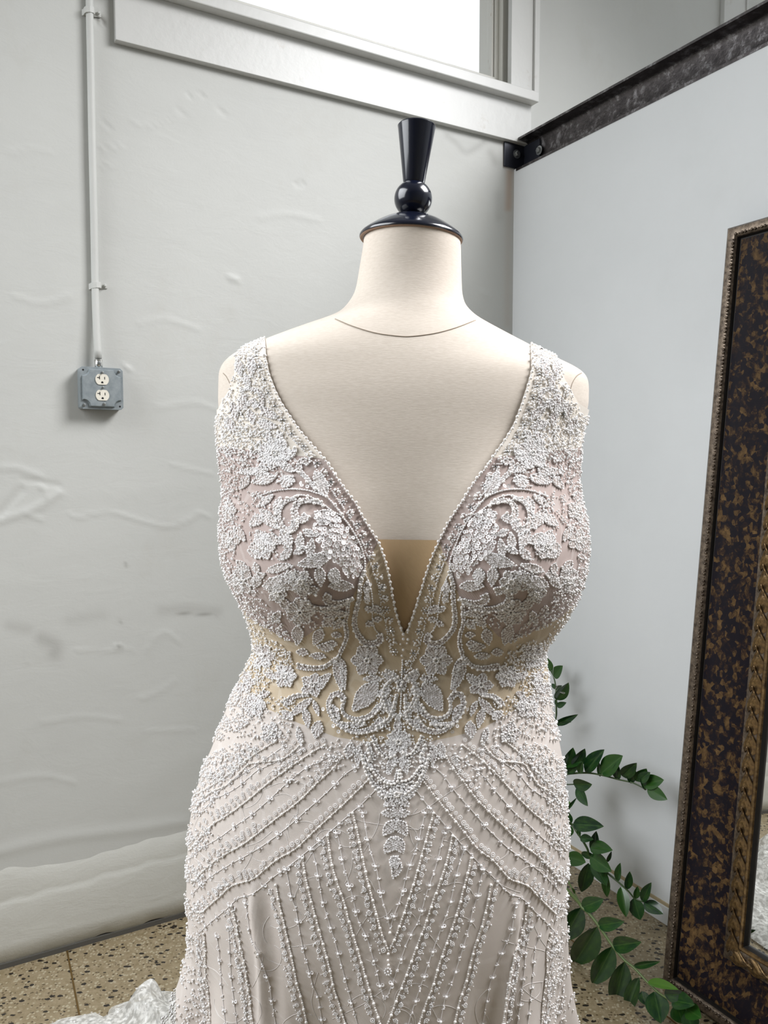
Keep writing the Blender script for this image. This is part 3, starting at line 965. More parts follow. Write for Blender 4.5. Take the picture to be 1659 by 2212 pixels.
dome = capl([(107, -1), (109.5, 2), (109.5, 5), (106, 10), (96, 18), (80, 29), (62, 39), (48, 45), (36, 49), (24, 50), (0, 50)], 'neck_cap', M_BLACKGLOSS)
capl([(0, 4), (60, 2), (90, 0), (107, -1.5), (108.5, 0.5), (106, 3), (0, 6)], 'cap_underside', M_CAPWOOD)
sph = [(40 * math.cos(a) if abs(a) < 1.5 else 0, 85 + 38 * math.sin(a)) for a in np.linspace(-1.05, 1.15, 18)]
capl([(20, 46), (21, 52)] + sph + [(16, 121), (0, 121)], 'finial_ball', M_BLACKGLOSS)
capl([(0, 116), (21.5, 117), (23, 120), (39.0, 229), (40, 233), (38.5, 235.5), (36, 236), (33, 234), (0, 233)], 'finial_cone', M_BLACKGLOSS)
MB().tube([(-0.005, Y0, 0.02), (-0.005, Y0, 0.64)], 0.016, 14).build('stand_pole', M_BLACKSTEEL, form, smooth=True)
MB().lathe([(0.15, 0.0), (0.15, 0.012), (0.06, 0.03), (0.0, 0.03)], (-0.005, Y0, 0.0), seg=32).build('stand_base', M_BLACKSTEEL, form)

# ================================================================== GOWN
gown = thing('wedding_gown', 'ivory wedding gown with a deep beaded V neck, worn by the dress form', 'dress', (-0.005, Y0, 0.0))
NL_E = [(700, 572), (728, 572), (769, 575), (807, 583), (843, 596.5), (870, 610), (891.5, 623.6), (924, 645), (951, 667), (976, 689), (1000, 710), (1035, 732), (1062, 751), (1092, 773), (1119, 786), (1149, 805), (1176, 822), (1206, 832.5), (1239, 841), (1277, 848.5), (1314, 855), (1347, 865), (1368, 873), (1378, 877), (1400, 886), (1450, 906)]
NR_E = [(700, 1146), (748, 1146), (797, 1147.5), (832, 1138), (875, 1124), (913, 1110), (946, 1091), (973, 1072), (1014, 1045), (1035, 1027), (1060, 1010), (1084, 996), (1108, 980), (1130, 966.6), (1163, 950), (1190, 937), (1212, 928.7), (1239, 918.5), (1280, 906), (1298, 900), (1330, 889.5), (1366, 877), (1378, 872), (1400, 863), (1450, 843)]
AL_E = [(690, 560), (725, 552), (745, 528.6), (769, 508), (799, 507), (832, 501), (856, 486), (867, 479), (885, 470), (900, 440), (960, 380)]
AR_E = [(690, 1160), (735, 1170), (764, 1194), (783, 1211), (807, 1214), (837, 1230), (854, 1240.6), (870, 1249), (885, 1272), (905, 1300), (960, 1360)]
ip = lambda tab, y: np.interp(y, [a for a, _ in tab], [b for _, b in tab])
XC = [(1300, 874), (1372, 873), (1480, 868), (1600, 862), (1750, 858), (1890, 850), (2000, 843), (2050, 840), (2160, 832), (2212, 830), (2500, 815)]
SEAM = [(380, 1380), (470, 1430), (575, 1530), (640, 1560), (725, 1592), (865, 1614), (975, 1592), (1040, 1575), (1110, 1535), (1185, 1470), (1260, 1400)]
CUPL = [(440, 1220), (480, 1260), (540, 1335), (600, 1372), (632, 1388), (665, 1372), (700, 1345), (750, 1316), (775, 1262), (790, 1225), (812, 1180), (840, 1120), (900, 1000)]

zs = np.concatenate([np.linspace(0.006, 0.58, 60), np.linspace(0.584, 1.395, 230), np.linspace(1.3965, 1.452, 46)])
NPH = 400
ph = np.linspace(-math.pi, math.pi, NPH, endpoint=False)
PH, ZB = np.meshgrid(ph, zs)
DV = body(ZB, PH, 0.0015, 0.02).reshape(-1, 3)
DT = grid_tris(len(zs), NPH)
qx, qy = project(DV)
for ys_, xs_ in (((1900, 1930, 2003, 2084, 2209, 2400), (545, 548, 556, 567, 571, 578)), ((1930, 1989, 2084, 2192, 2400), (1120, 1112, 1096, 1082, 1062))):   # soft gathers of the tulle
    dxp = qx - np.interp(qy, ys_, xs_)
    amp = 0.0055 * np.clip((qy - ys_[0]) / 60, 0, 1) * (np.exp(-(dxp / 10) ** 2) - 0.45 * np.exp(-((dxp - 26) / 15) ** 2)) * (DV[:, 1] < Y0)
    dirn = DV - np.array([-0.005, Y0, 0]); dirn[:, 2] = 0; dirn /= np.linalg.norm(dirn, axis=1, keepdims=True) + 1e-9
    DV = DV + dirn * amp[:, None]
f_neck = np.maximum(ip(NL_E, qy) - qx, qx - ip(NR_E, qy))
f_neck = np.where(qy > 1440, 50, f_neck)
f_arm = np.minimum(qx - ip(AL_E, qy), ip(AR_E, qy) - qx)
f_top = np.where((qy < 700), -5.0, 50.0)
keepf = np.minimum(np.minimum(f_neck, f_arm), f_top)
GV, GT = clip_tris(DV, DT, keepf)
BVH_G = BVHTree.FromPolygons([tuple(v) for v in GV], [tuple(int(i) for i in t) for t in GT])
gx_, gy_ = project(GV)
f_seam = gy_ - np.interp(gx_, [a for a, _ in SEAM], [b for _, b in SEAM])
SV, ST = clip_tris(GV, GT, f_seam)
link('skirt', tri_mesh('skirt', SV, ST), M_SKIRT, gown, label='slim ivory tulle skirt flaring to the floor')
UV_, UT = clip_tris(GV, GT, -f_seam)
ux, uy = project(UV_)
cmid = ip(XC, uy)
el, er = ip(NL_E, np.minimum(uy, 1372)), ip(NR_E, np.minimum(uy, 1372))


def mirror_map(x, y):                                # right-hand photo point -> its left-hand twin
    x = np.asarray(x, float); y = np.asarray(y, float)
    eL = np.where(y < 1372, ip(NL_E, y), ip(XC, y)); eR = np.where(y < 1372, ip(NR_E, y), ip(XC, y))
    sl = np.where(y < 885, ip(AL_E, y), np.interp(np.minimum(y, 2050), [a for a, b in L_SIL], [b for a, b in L_SIL]))
    sr = np.where(y < 885, ip(AR_E, y), np.interp(np.minimum(y, 2050), [a for a, b in R_SIL], [b for a, b in R_SIL]))
    u = (x - eR) / np.maximum(sr - eR, 20)
    return eL - u * np.maximum(eL - sl, 20)


def flip(x, y):                                      # left-hand photo point -> its right-hand twin
    x = np.asarray(x, float); y = np.asarray(y, float)
    eL = np.where(y < 1372, ip(NL_E, y), ip(XC, y)); eR = np.where(y < 1372, ip(NR_E, y), ip(XC, y))
    sl = np.where(y < 885, ip(AL_E, y), np.interp(np.minimum(y, 2050), [a for a, b in L_SIL], [b for a, b in L_SIL]))
    sr = np.where(y < 885, ip(AR_E, y), np.interp(np.minimum(y, 2050), [a for a, b in R_SIL], [b for a, b in R_SIL]))
    u = (eL - x) / np.maximum(eL - sl, 20)
    return eR + u * np.maximum(sr - eR, 20)


xl_eq = np.where(ux > cmid, mirror_map(ux, uy), ux)
f_cup = np.interp(xl_eq, [a for a, _ in CUPL], [b for _, b in CUPL]) - uy
V1, T1 = clip_tris(UV_, UT, f_cup)
px_, py_ = project(V1)
f_st = 1012 + np.abs(px_ - 873) * -0.12 - py_
Vs, Ts = clip_tris(V1, T1, f_st)
for sgn in (-1, 1):
    px_, py_ = project(Vs)
    Vh, Th = clip_tris(Vs, Ts, sgn * (px_ - 873))
    link('shoulder_strap', tri_mesh('shoulder_strap', Vh, Th), M_STRAP, gown)
V1, T1 = clip_tris(V1, T1, -f_st)
for sgn in (-1, 1):
    px_, py_ = project(V1)
    Vh, Th = clip_tris(V1, T1, sgn * (px_ - ip(XC, py_)))
    link('bodice_cup', tri_mesh('bodice_cup', Vh, Th), M_CUP, gown)
V2, T2 = clip_tris(UV_, UT, -f_cup)
link('sheer_midriff', tri_mesh('sheer_midriff', V2, T2), M_MIDRIFF, gown)
# nude mesh inset in the V
zs2 = np.linspace(zrow(1460), zrow(1120), 90)
ph2 = np.linspace(-0.8, 0.8, 120)
P2, Z2 = np.meshgrid(ph2, zs2)
IV = body(Z2, P2, -0.0012).reshape(-1, 3)
ii = np.arange(90 * 120).reshape(90, 120)
IT = np.concatenate([np.stack([ii[:-1, :-1], ii[:-1, 1:], ii[1:, 1:]], -1).reshape(-1, 3), np.stack([ii[:-1, :-1], ii[1:, 1:], ii[1:, :-1]], -1).reshape(-1, 3)])
ix, iy = project(IV)
fi = np.minimum(np.minimum(iy - (1166 + (ix - 885) * 0.012), 1400 - iy), np.minimum(ix - ip(NL_E, iy) + 14, ip(NR_E, iy) - ix + 14))
fi = np.where(iy > 1378, np.minimum(fi, 20 - np.abs(ix - 874)), fi)
IV, IT = clip_tris(IV, IT, fi)
link('nude_inset', tri_mesh('nude_inset', IV, IT), M_INSET, gown)

# ------------------------------------------------------------------ bead shapes
def ico(sub):
    bm = bmesh.new(); bmesh.ops.create_icosphere(bm, subdivisions=sub, radius=1.0)
    V = np.array([v.co[:] for v in bm.verts]); T = np.array([[v.index for v in f.verts] for f in bm.faces]); bm.free()
    return V, T


ICO1, ICO2 = ico(1), ico(2)


def ring_shape(seg=8, ri=0.46, h=0.12):              # a cupped sequin with its hole
    V, T = [], []
    for k in range(seg):
        a = 2 * math.pi * k / seg
        V += [(ri * math.cos(a), ri * math.sin(a), 0.0), (math.cos(a), math.sin(a), h)]
    for k in range(seg):
        a, b, c, d = 2 * k, 2 * k + 1, (2 * k + 3) % (2 * seg), (2 * k + 2) % (2 * seg)
        T += [(a, b, c), (a, c, d)]
    return np.array(V, float), np.array(T)


RING = ring_shape()
RING12 = ring_shape(12, 0.34)


def frames(N):
    N = np.asarray(N, float)
    up = np.where(np.abs(N[:, 2:3]) < 0.9, np.array([[0, 0, 1.0]]), np.array([[1.0, 0, 0]]))
    A = np.cross(up, N); A /= np.linalg.norm(A, axis=1, keepdims=True)
    return A, np.cross(N, A), N


def scatter(shape, P, N, R, tilt=0.0, spin=True, stretch=None):
    """many small shapes joined into one mesh"""
    V0, T0 = shape
    P = np.asarray(P, float); n = len(P)
    N = np.asarray(N, float)
    if tilt:
        N = N + RNG.normal(0, tilt, N.shape); N /= np.linalg.norm(N, axis=1, keepdims=True)
    A, B, C = frames(N)
    if spin:
        th = RNG.uniform(0, 2 * math.pi, n)[:, None]
        A, B = A * np.cos(th) + B * np.sin(th), -A * np.sin(th) + B * np.cos(th)
    R = np.broadcast_to(np.asarray(R, float), (n,))
    S = np.stack([R, R, R], -1)
    if stretch is not None: S[:, 0] *= stretch
    V = P[:, None, :] + (V0[None, :, 0:1] * S[:, None, 0:1]) * A[:, None] + (V0[None, :, 1:2] * S[:, None, 1:2]) * B[:, None] + (V0[None, :, 2:3] * S[:, None, 2:3]) * C[:, None]
    T = T0[None] + (np.arange(n) * len(V0))[:, None, None]
    return V.reshape(-1, 3), T.reshape(-1, 3)


PXM = 0.00047                                        # metres per photo pixel on the front of the gown
_cache = {}


def g_at(px, py):
    k = (round(px * 4), round(py * 4))
    if k not in _cache: _cache[k] = cast(BVH_G, px, py)
    return _cache[k]


seeds, rings, bigseq, pearls, tinyp = [], [], [], [], []     # (point, normal, radius)


def put(lst, x, y, r, lift=0.5):
    h = g_at(x, y)
    if h is not None and (h[0][1] < Y0 + 0.03):
        lst.append((h[0] + h[1] * r * PXM * lift, h[1], r * PXM))


def both(fn):                                        # run for the left half as traced, then mirrored
    fn(lambda p: np.asarray(p, float))
    fn(lambda p: np.stack([flip(np.asarray(p, float)[..., 0], np.asarray(p, float)[..., 1]), np.asarray(p, float)[..., 1]], -1))


def a_(pts):
    p = np.asarray(pts, float); return np.stack([450 + p[..., 0] / 3.687, 680 + p[..., 1] / 3.687], -1)


def b_(pts):
    p = np.asarray(pts, float); return np.stack([400 + p[..., 0] / 3.687, 1230 + p[..., 1] / 3.687], -1)


def d_(pts):
    p = np.asarray(pts, float); return np.stack([800 + p[..., 0] / 3.687, 1230 + p[..., 1] / 3.687], -1)


def e_(pts):
    p = np.asarray(pts, float); return np.stack([380 + p[..., 0] / 3.687, 1650 + p[..., 1] / 3.687], -1)


n_leaf = [0]


def lace_patch(name, rows, fill=True, outline=True, ringr=2.5, step=4.8, lift=1.2):
    """rows: list of (left point, right point) in photo pixels along the motif; builds the raised lace piece and its sequins"""
    V, ok = [], True
    for (l, r) in rows:
        for t in (0, 0.5, 1):
            x, y = l + (np.asarray(r) - l) * t
            h = g_at(x, y)
            if h is None: return
            V.append(h[0] + h[1] * PXM * (lift + (1.2 if t == 0.5 else 0.0)))
    n = len(rows); Fc = []
    for i in range(n - 1):
        for k in (0, 1):
            a = i * 3 + k
            Fc += [(a, a + 1, a + 4, a + 3)]
    me = make_mesh(name, V, Fc, True)
    link(name, me, M_LACE, gown)
    edge = [r[0] for r in rows] + [r[1] for r in rows[::-1]]
    edge.append(edge[0])
    if outline:
        cords.append(np.asarray(edge, float))
        for x, y in resample(edge, 5.6): put(seeds, x + RNG.normal(0, .5), y + RNG.normal(0, .5), 2.0 + RNG.uniform(0, .7), 1.4)
    if fill:
        c = np.asarray([(np.asarray(l) + r) / 2 for l, r in rows]); w = np.asarray([np.linalg.norm(np.asarray(r) - l) for l, r in rows])
        P = resample(c, step * 0.9)
        s = np.linspace(0, 1, len(P)); W = np.interp(s, np.linspace(0, 1, len(w)), w)
        for i, (p, ww) in enumerate(zip(P, W)):
            tg = P[min(i + 1, len(P) - 1)] - P[max(i - 1, 0)]; tg /= np.linalg.norm(tg) + 1e-9
            nn = np.array([-tg[1], tg[0]])
            m = max(1, int(round((ww - 5) / step)))
            for k in range(m):
                q = p + nn * ((k + 0.5) / m - 0.5 + (0.25 / m if i % 2 else -0.25 / m)) * (ww - 3)
                put(rings, q[0], q[1], ringr, 2.2)


cords = []


def leaf_rows(base, tip, w, n=8, bend=0.0, peak=0.42):
    base, tip = np.asarray(base, float), np.asarray(tip, float)
    t = tip - base; L = np.linalg.norm(t) + 1e-9; t = t / L; nn = np.array([-t[1], t[0]])
    rows = []
    for s in np.linspace(0, 1, n):
        prof = (math.sin(math.pi * min(1, s / (2 * peak)) if s < peak else math.pi * (0.5 + 0.5 * (s - peak) / (1 - peak))))
        hw = w / 2 * max(0.10, prof) ** 0.8
        c = base + t * L * s + nn * bend * math.sin(math.pi * s)
        rows.append((c - nn * hw, c + nn * hw))
    return rows


def leaf(base, tip, w, bend=0.0, ringr=2.5, step=4.8, fill=True):
    lace_patch('lace_leaf', leaf_rows(base, tip, w, bend=bend), fill, True, ringr, step)


def flower(c, r, n=6, a0=0.0, ringr=2.4):
    c = np.asarray(c, float)
    for k in range(n):
        a = a0 + 2 * math.pi * k / n
        d = np.array([math.cos(a), math.sin(a)])
        lace_patch('lace_petal', leaf_rows(c + d * r * 0.14, c + d * r, r * 0.72, n=6, peak=0.6), True, True, ringr, 4.8)
    for k in range(7):
        a = 2 * math.pi * k / 7
        put(tinyp, c[0] + 5 * math.cos(a), c[1] + 5 * math.sin(a), 2.6, 2.2)


def scroll(pts, w, pearl_step=15, fill=True, taper=True):
    P = resample(spline(pts, 6), 5)
    n = len(P); rows = []
    for i in range(n):
        tg = P[min(i + 1, n - 1)] - P[max(i - 1, 0)]; tg /= np.linalg.norm(tg) + 1e-9
        nn = np.array([-tg[1], tg[0]])
        s = i / max(1, n - 1)
        hw = w / 2 * (0.45 + 0.75 * s if taper else 1.0)
        rows.append((P[i] - nn * hw, P[i] + nn * hw))
    lace_patch('lace_scroll', rows, fill, True, 2.3, 4.8)
    if pearl_step:
        edge = [r[1] for r in rows]
        for x, y in resample(edge, pearl_step): put(pearls, x, y, 3.4, 1.6)


def beadline(pts, r=2.3, step=5.2, lst=None):
    cords.append(resample(spline(pts, 6), 6))
    for x, y in resample(spline(pts, 6), step): put(seeds if lst is None else lst, x + RNG.normal(0, .3), y + RNG.normal(0, .3), r + RNG.uniform(-.2, .3), 1.3)


def inpoly(x, y, poly):
    c = np.zeros(x.shape, bool); n = len(poly)
    for i in range(n):
        (x1, y1), (x2, y2) = poly[i], poly[(i + 1) % n]
        m = ((y1 > y) != (y2 > y)) & (x < (x2 - x1) * (y - y1) / (y2 - y1 + 1e-12) + x1)
        c ^= m
    return c


def filler(poly, dens=1 / 30, kinds=(0.7, 0.12, 0.18)):
    poly = np.asarray(poly, float)
    lo, hi = poly.min(0), poly.max(0)
    n = int((hi - lo).prod() * dens)
    x = RNG.uniform(lo[0], hi[0], n); y = RNG.uniform(lo[1], hi[1], n)
    m = inpoly(x, y, poly)
    for xx, yy in zip(x[m], y[m]):
        t = RNG.random()
        if t < kinds[0]: put(seeds, xx, yy, RNG.uniform(1.8, 2.7), RNG.uniform(0.8, 2.0))
        elif t < kinds[0] + kinds[1]: put(tinyp, xx, yy, RNG.uniform(2.4, 3.2), 1.3)
        else: put(rings, xx, yy, RNG.uniform(2.3, 3.0), 1.6)


stones = []


def stone(x, y, r=4.2):
    h = g_at(x, y)
    if h is not None: stones.append((h[0] + h[1] * 0.0012, h[1], r * PXM))
    for k in range(6):
        a = 2 * math.pi * k / 6
        put(seeds, x + 6.5 * math.cos(a), y + 6.5 * math.sin(a), 1.9, 1.3)


def bigfill(poly, step=8.0):
    poly = np.asarray(poly, float); lo, hi = poly.min(0), poly.max(0)
    j = 0
    for y in np.arange(lo[1], hi[1], step * 0.8):
        for x in np.arange(lo[0] + (j % 2) * step / 2, hi[0], step):
            q = np.array([x, y]) + RNG.normal(0, 1.4, 2)
            if inpoly(q[:1], q[1:], poly)[0]: put(bigseq, q[0], q[1], RNG.uniform(3.8, 5.0), RNG.uniform(1.0, 2.2))
        j += 1


# ------------------------------------------------------------------ bodice embroidery, traced on one side and mirrored
def bodice(mp):
    A = lambda p: mp(a_(p)); B = lambda p: mp(b_(p))
    L = lambda b, t, w, bend=0, **k: leaf(A([b])[0], A([t])[0], w / 3.687, bend, **k)
    LB = lambda b, t, w, bend=0, **k: leaf(B([b])[0], B([t])[0], w / 3.687, bend, **k)
    # strap
    for b, t, w in [((355, 340), (345, 500), 60), ((245, 360), (262, 490), 55), ((300, 640), (250, 760), 60), ((420, 740), (545, 830), 62), ((400, 860), (545, 900), 70), ((560, 930), (582, 1015), 50),
                    ((480, 940), (470, 1000), 50), ((200, 700), (230, 830), 60), ((300, 480), (330, 590), 50), ((160, 820), (210, 930), 60), ((330, 760), (360, 870), 55)]: L(b, t, w)
    scroll(A([(270, 610), (330, 590), (400, 610), (430, 660), (425, 740)]), 9, 0)
    scroll(A([(290, 760), (330, 700), (370, 690), (380, 740)]), 8, 0)
    scroll(A([(180, 560), (260, 545), (340, 555)]), 9, 0)
    filler(A([(225, 340), (345, 310), (390, 480), (430, 640), (480, 770), (590, 900), (670, 1080), (560, 1150), (300, 1150), (115, 1130), (80, 860), (125, 660), (195, 540)]), 1 / 30)
    filler(A([(110, 860), (400, 900), (560, 1080), (520, 1140), (300, 1180), (115, 1130)]), 1 / 26)
    flower(A([(535, 1105)])[0], 34, 7)
    # upper bust
    for b, t, w in [((560, 1150), (705, 1085), 62), ((540, 1150), (420, 1200), 70), ((480, 1235), (330, 1260), 70), ((540, 1290), (360, 1335), 85), ((650, 1290), (600, 1375), 95), ((940, 1440), (850, 1255), 100),
                    ((570, 1190), (690, 1250), 60), ((640, 1160), (700, 1060), 45), ((330, 1290), (265, 1385), 60), ((400, 1240), (250, 1260), 50), ((580, 1460), (540, 1590), 65), ((520, 1440), (400, 1530), 50),
                    ((690, 1330), (610, 1290), 50), ((430, 1560), (545, 1700), 85), ((440, 1600), (345, 1680), 80), ((400, 1720), (470, 1880), 95), ((450, 1760), (585, 1820), 85), ((590, 1720), (660, 1860), 85),
                    ((725, 1870), (738, 1740), 60), ((665, 1870), (580, 1950), 62), ((800, 1920), (830, 1790), 62), ((690, 1900), (780, 1850), 50), ((880, 2010), (895, 2150), 82), ((1000, 2020), (1005, 2150), 85),
                    ((960, 1930), (720, 1990), 105), ((840, 1760), (760, 1720), 55), ((220, 1690), (300, 1800), 60), ((240, 1960), (310, 2040), 60), ((380, 1980), (400, 2060), 50), ((480, 2040), (660, 1990), 60),
                    ((480, 2180), (690, 2050), 90), ((330, 1880), (430, 1930), 55), ((230, 2040), (330, 2010), 60), ((360, 2110), (460, 2060), 55), ((570, 2130), (690, 2180), 60)]: L(b, t, w)
    L((850, 1585), (1045, 1635), 95, fill=False)
    scroll(A([(860, 1400), (790, 1310), (740, 1260), (725, 1200), (755, 1165), (805, 1185)]), 10, 0)
    scroll(A([(900, 1505), (800, 1485), (725, 1500), (690, 1560), (705, 1625), (750, 1640), (785, 1600)]), 12, 15)
    scroll(A([(700, 1465), (640, 1480), (585, 1525), (560, 1600), (580, 1680), (635, 1718), (690, 1695), (690, 1640)]), 12, 15)
    beadline(A([(400, 1450), (520, 1410), (650, 1393), (780, 1400), (880, 1430), (960, 1470), (1060, 1590)]), 2.4)
    beadline(A([(620, 1480), (720, 1440), (800, 1450), (870, 1480), (940, 1530), (1010, 1580), (1060, 1600)]), 2.0)
    for x, y in A([(632, 1465), (715, 1450), (795, 1450), (872, 1480), (912, 1530), (845, 1510), (745, 1492), (943, 1455), (1008, 1515), (1062, 1592), (985, 1590), (728, 1262), (682, 1193), (660, 1118), (692, 1062), (787, 1338), (857, 1393), (1060, 1335), (1012, 1270), (960, 1195)]): put(pearls, x, y, 3.6, 1.4)
    beadline(A([(1060, 1600), (1130, 1700), (1200, 1820), (1240, 1950), (1240, 2060)]), 2.4)
    beadline(A([(840, 1690), (900, 1640), (960, 1630)]), 2.2)
    beadline(A([(780, 1720), (860, 1750), (960, 1730)]), 2.2); beadline(A([(800, 1950), (880, 1900), (960, 1880)]), 2.2)
    bigfill(A([(870, 1560), (1010, 1580), (1070, 1650), (1150, 1770), (1200, 1860), (1225, 1990), (1190, 2080), (1090, 2080), (1040, 1990), (960, 1960), (900, 1880), (860, 1790), (840, 1690)]))
    bigfill(A([(735, 1345), (800, 1345), (800, 1395), (740, 1395)]), 9)
    for c, r, n in [((440, 1850), 27, 6), ((280, 2120), 27, 6), ((740, 2120), 24, 6), ((150, 1560), 22, 5), ((180, 1800), 22, 5)]: flower(A([c])[0], r, n)
    filler(A([(110, 1130), (330, 1150), (270, 1260), (215, 1400), (160, 1500), (230, 1600), (320, 1610), (260, 1700), (140, 1780), (120, 1900), (180, 2040), (130, 1980), (100, 1700), (150, 1330)]), 1 / 22)
    filler(A([(300, 1150), (690, 1090), (720, 1280), (560, 1380), (330, 1340), (230, 1300)]), 1 / 60)
    filler(A([(330, 1620), (560, 1560), (700, 1720), (640, 1950), (420, 1950), (340, 1800)]), 1 / 75)
    filler(A([(420, 2040), (800, 1980), (800, 2212), (300, 2212), (240, 2080)]), 1 / 90)
    filler(A([(250, 1420), (520, 1400), (500, 1560), (330, 1600), (200, 1560)]), 1 / 45)
    # lower bust and midriff
    for b, t, w in [((1165, 0), (1190, 115), 80), ((1330, 130), (1145, 125), 80), ((900, 440), (900, 590), 90), ((1090, 470), (1030, 590), 82), ((1180, 380), (1100, 440), 70), ((830, 300), (760, 230), 70),
                    ((640, 130), (780, 60), 70), ((600, 60), (560, 140), 60), ((930, 60), (900, 180), 80), ((860, 90), (820, 10), 70), ((690, 200), (790, 190), 60), ((760, 330), (700, 420), 60),
                    ((1240, 520), (1170, 512), 42), ((1210, 590), (1130, 582), 48), ((1180, 625), (1060, 605), 62), ((1120, 690), (1000, 680), 52), ((980, 660), (895, 650), 55), ((1160, 830), (1060, 920), 58),
                    ((1215, 690), (1285, 830), 55), ((1195, 730), (1250, 960), 62), ((1250, 760), (1275, 950), 40), ((1010, 1030), (830, 1175), 62), ((1030, 1050), (1065, 1160), 40), ((960, 1110), (985, 1255), 60),
                    ((1070, 1210), (1040, 1340), 85), ((1440, 200), (1445, 90), 52), ((1450, 260), (1435, 190), 42), ((1490, 290), (1560, 345), 52), ((1480, 330), (1435, 295), 40), ((1490, 420), (1440, 440), 40), ((1500, 400), (1560, 390), 40),
                    ((1560, 870), (1420, 870), 46), ((1530, 900), (1340, 1120), 150), ((1610, 900), (1590, 1010), 42), ((1570, 1040), (1580, 1110), 46), ((860, 1190), (780, 1130), 60), ((1180, 1080), (1230, 1190), 42),
                    ((1330, 1250), (1420, 1220), 48), ((900, 1260), (930, 1400), 46), ((720, 860), (640, 830), 50), ((880, 830), (820, 900), 50), ((640, 1060), (560, 1080), 46), ((600, 1010), (680, 980), 50),
                    ((1090, 330), (1300, 350), 60), ((1250, 400), (1180, 460), 60)]: LB(b, t, w)
    scroll(B([(1330, 225), (1270, 270), (1180, 302), (1080, 310), (990, 288), (945, 235), (950, 180), (995, 155), (1050, 170)]), 12, 14)
    scroll(B([(1300, 240), (1230, 262), (1165, 262), (1125, 235), (1140, 195)]), 13, 0)
    scroll(B([(1420, 15), (1390, 110), (1382, 220), (1355, 340), (1348, 440), (1382, 520), (1435, 580), (1500, 588), (1555, 560), (1545, 515)]), 10, 14)
    scroll(B([(1200, 705), (1130, 765), (1030, 785), (900, 768)]), 10, 12)
    scroll(B([(985, 1000), (880, 1012), (790, 1075)]), 10, 10)
    scroll(B([(1300, 230), (1290, 330), (1275, 420), (1290, 510), (1270, 590), (1220, 700)]), 6, 16, fill=False, taper=False)
    beadline(B([(1420, 10), (1475, 150), (1490, 280), (1490, 380), (1510, 470), (1555, 520)]), 2.0)
    scroll(B([(1430, 1230), (1230, 1225), (1160, 1150), (1145, 1070), (1180, 1000), (1240, 995), (1270, 1040)]), 9, 12)
    scroll(B([(1270, 1050), (1255, 1120), (1295, 1172), (1385, 1192), (1480, 1160), (1545, 1085)]), 9, 9)
    scroll(B([(1220, 1235), (1300, 1282), (1400, 1292), (1500, 1262), (1570, 1190)]), 11, 11)
    scroll(B([(1600, 800), (1680, 850), (1720, 960)]), 9, 9); scroll(B([(1560, 1010), (1600, 1100), (1690, 1180)]), 8, 9)
    for c, r, n in [((920, 330), 30, 7), ((1450, 720), 34, 6), ((1020, 920), 26, 5), ((740, 190), 20, 5), ((800, 850), 25, 6), ((560, 1090), 24, 6), ((620, 690), 26, 6), ((470, 900), 24, 6), ((690, 1300), 22, 5)]: flower(B([c])[0], r, n)
    bigfill(B([(1425, 110), (1470, 110), (1470, 250), (1425, 250)]), 9)
    for x, y in B([(1105, 1112), (1185, 1245), (1565, 1245), (1225, 1290), (1290, 1245), (1380, 1300), (1215, 1115)]): put(bigseq, x, y, 4.5, 1.4)
    filler(B([(360, 20), (470, 40), (640, 260), (800, 440), (870, 590), (800, 560), (560, 420), (470, 250)]), 1 / 20)
    filler(B([(850, 250), (1000, 330), (1290, 320), (1270, 470), (1000, 460), (820, 420), (780, 320)]), 1 / 55)
    filler(B([(560, 560), (720, 560), (860, 650), (880, 850), (700, 900), (640, 960), (600, 1100), (500, 1250), (250, 1310), (300, 1080), (420, 820), (490, 660)]), 1 / 20)
    filler(B([(600, 1000), (900, 1020), (860, 1200), (820, 1380), (560, 1360), (430, 1330), (520, 1180)]), 1 / 45)
    filler(B([(1430, 830), (1700, 800), (1720, 1180), (1540, 1300), (1380, 1320), (1230, 1260), (1560, 1180), (1560, 960)]), 1 / 80)
    filler(B([(1330, 1330), (1640, 1330), (1600, 1560), (1480, 1600), (1300, 1400)]), 1 / 70)
    for x, y in A([(270, 795), (535, 1100), (1105, 1860)]): stone(x, y)
    for x, y in B([(455, 105), (795, 843), (552, 1085), (1452, 718)]): stone(x, y)


both(bodice)

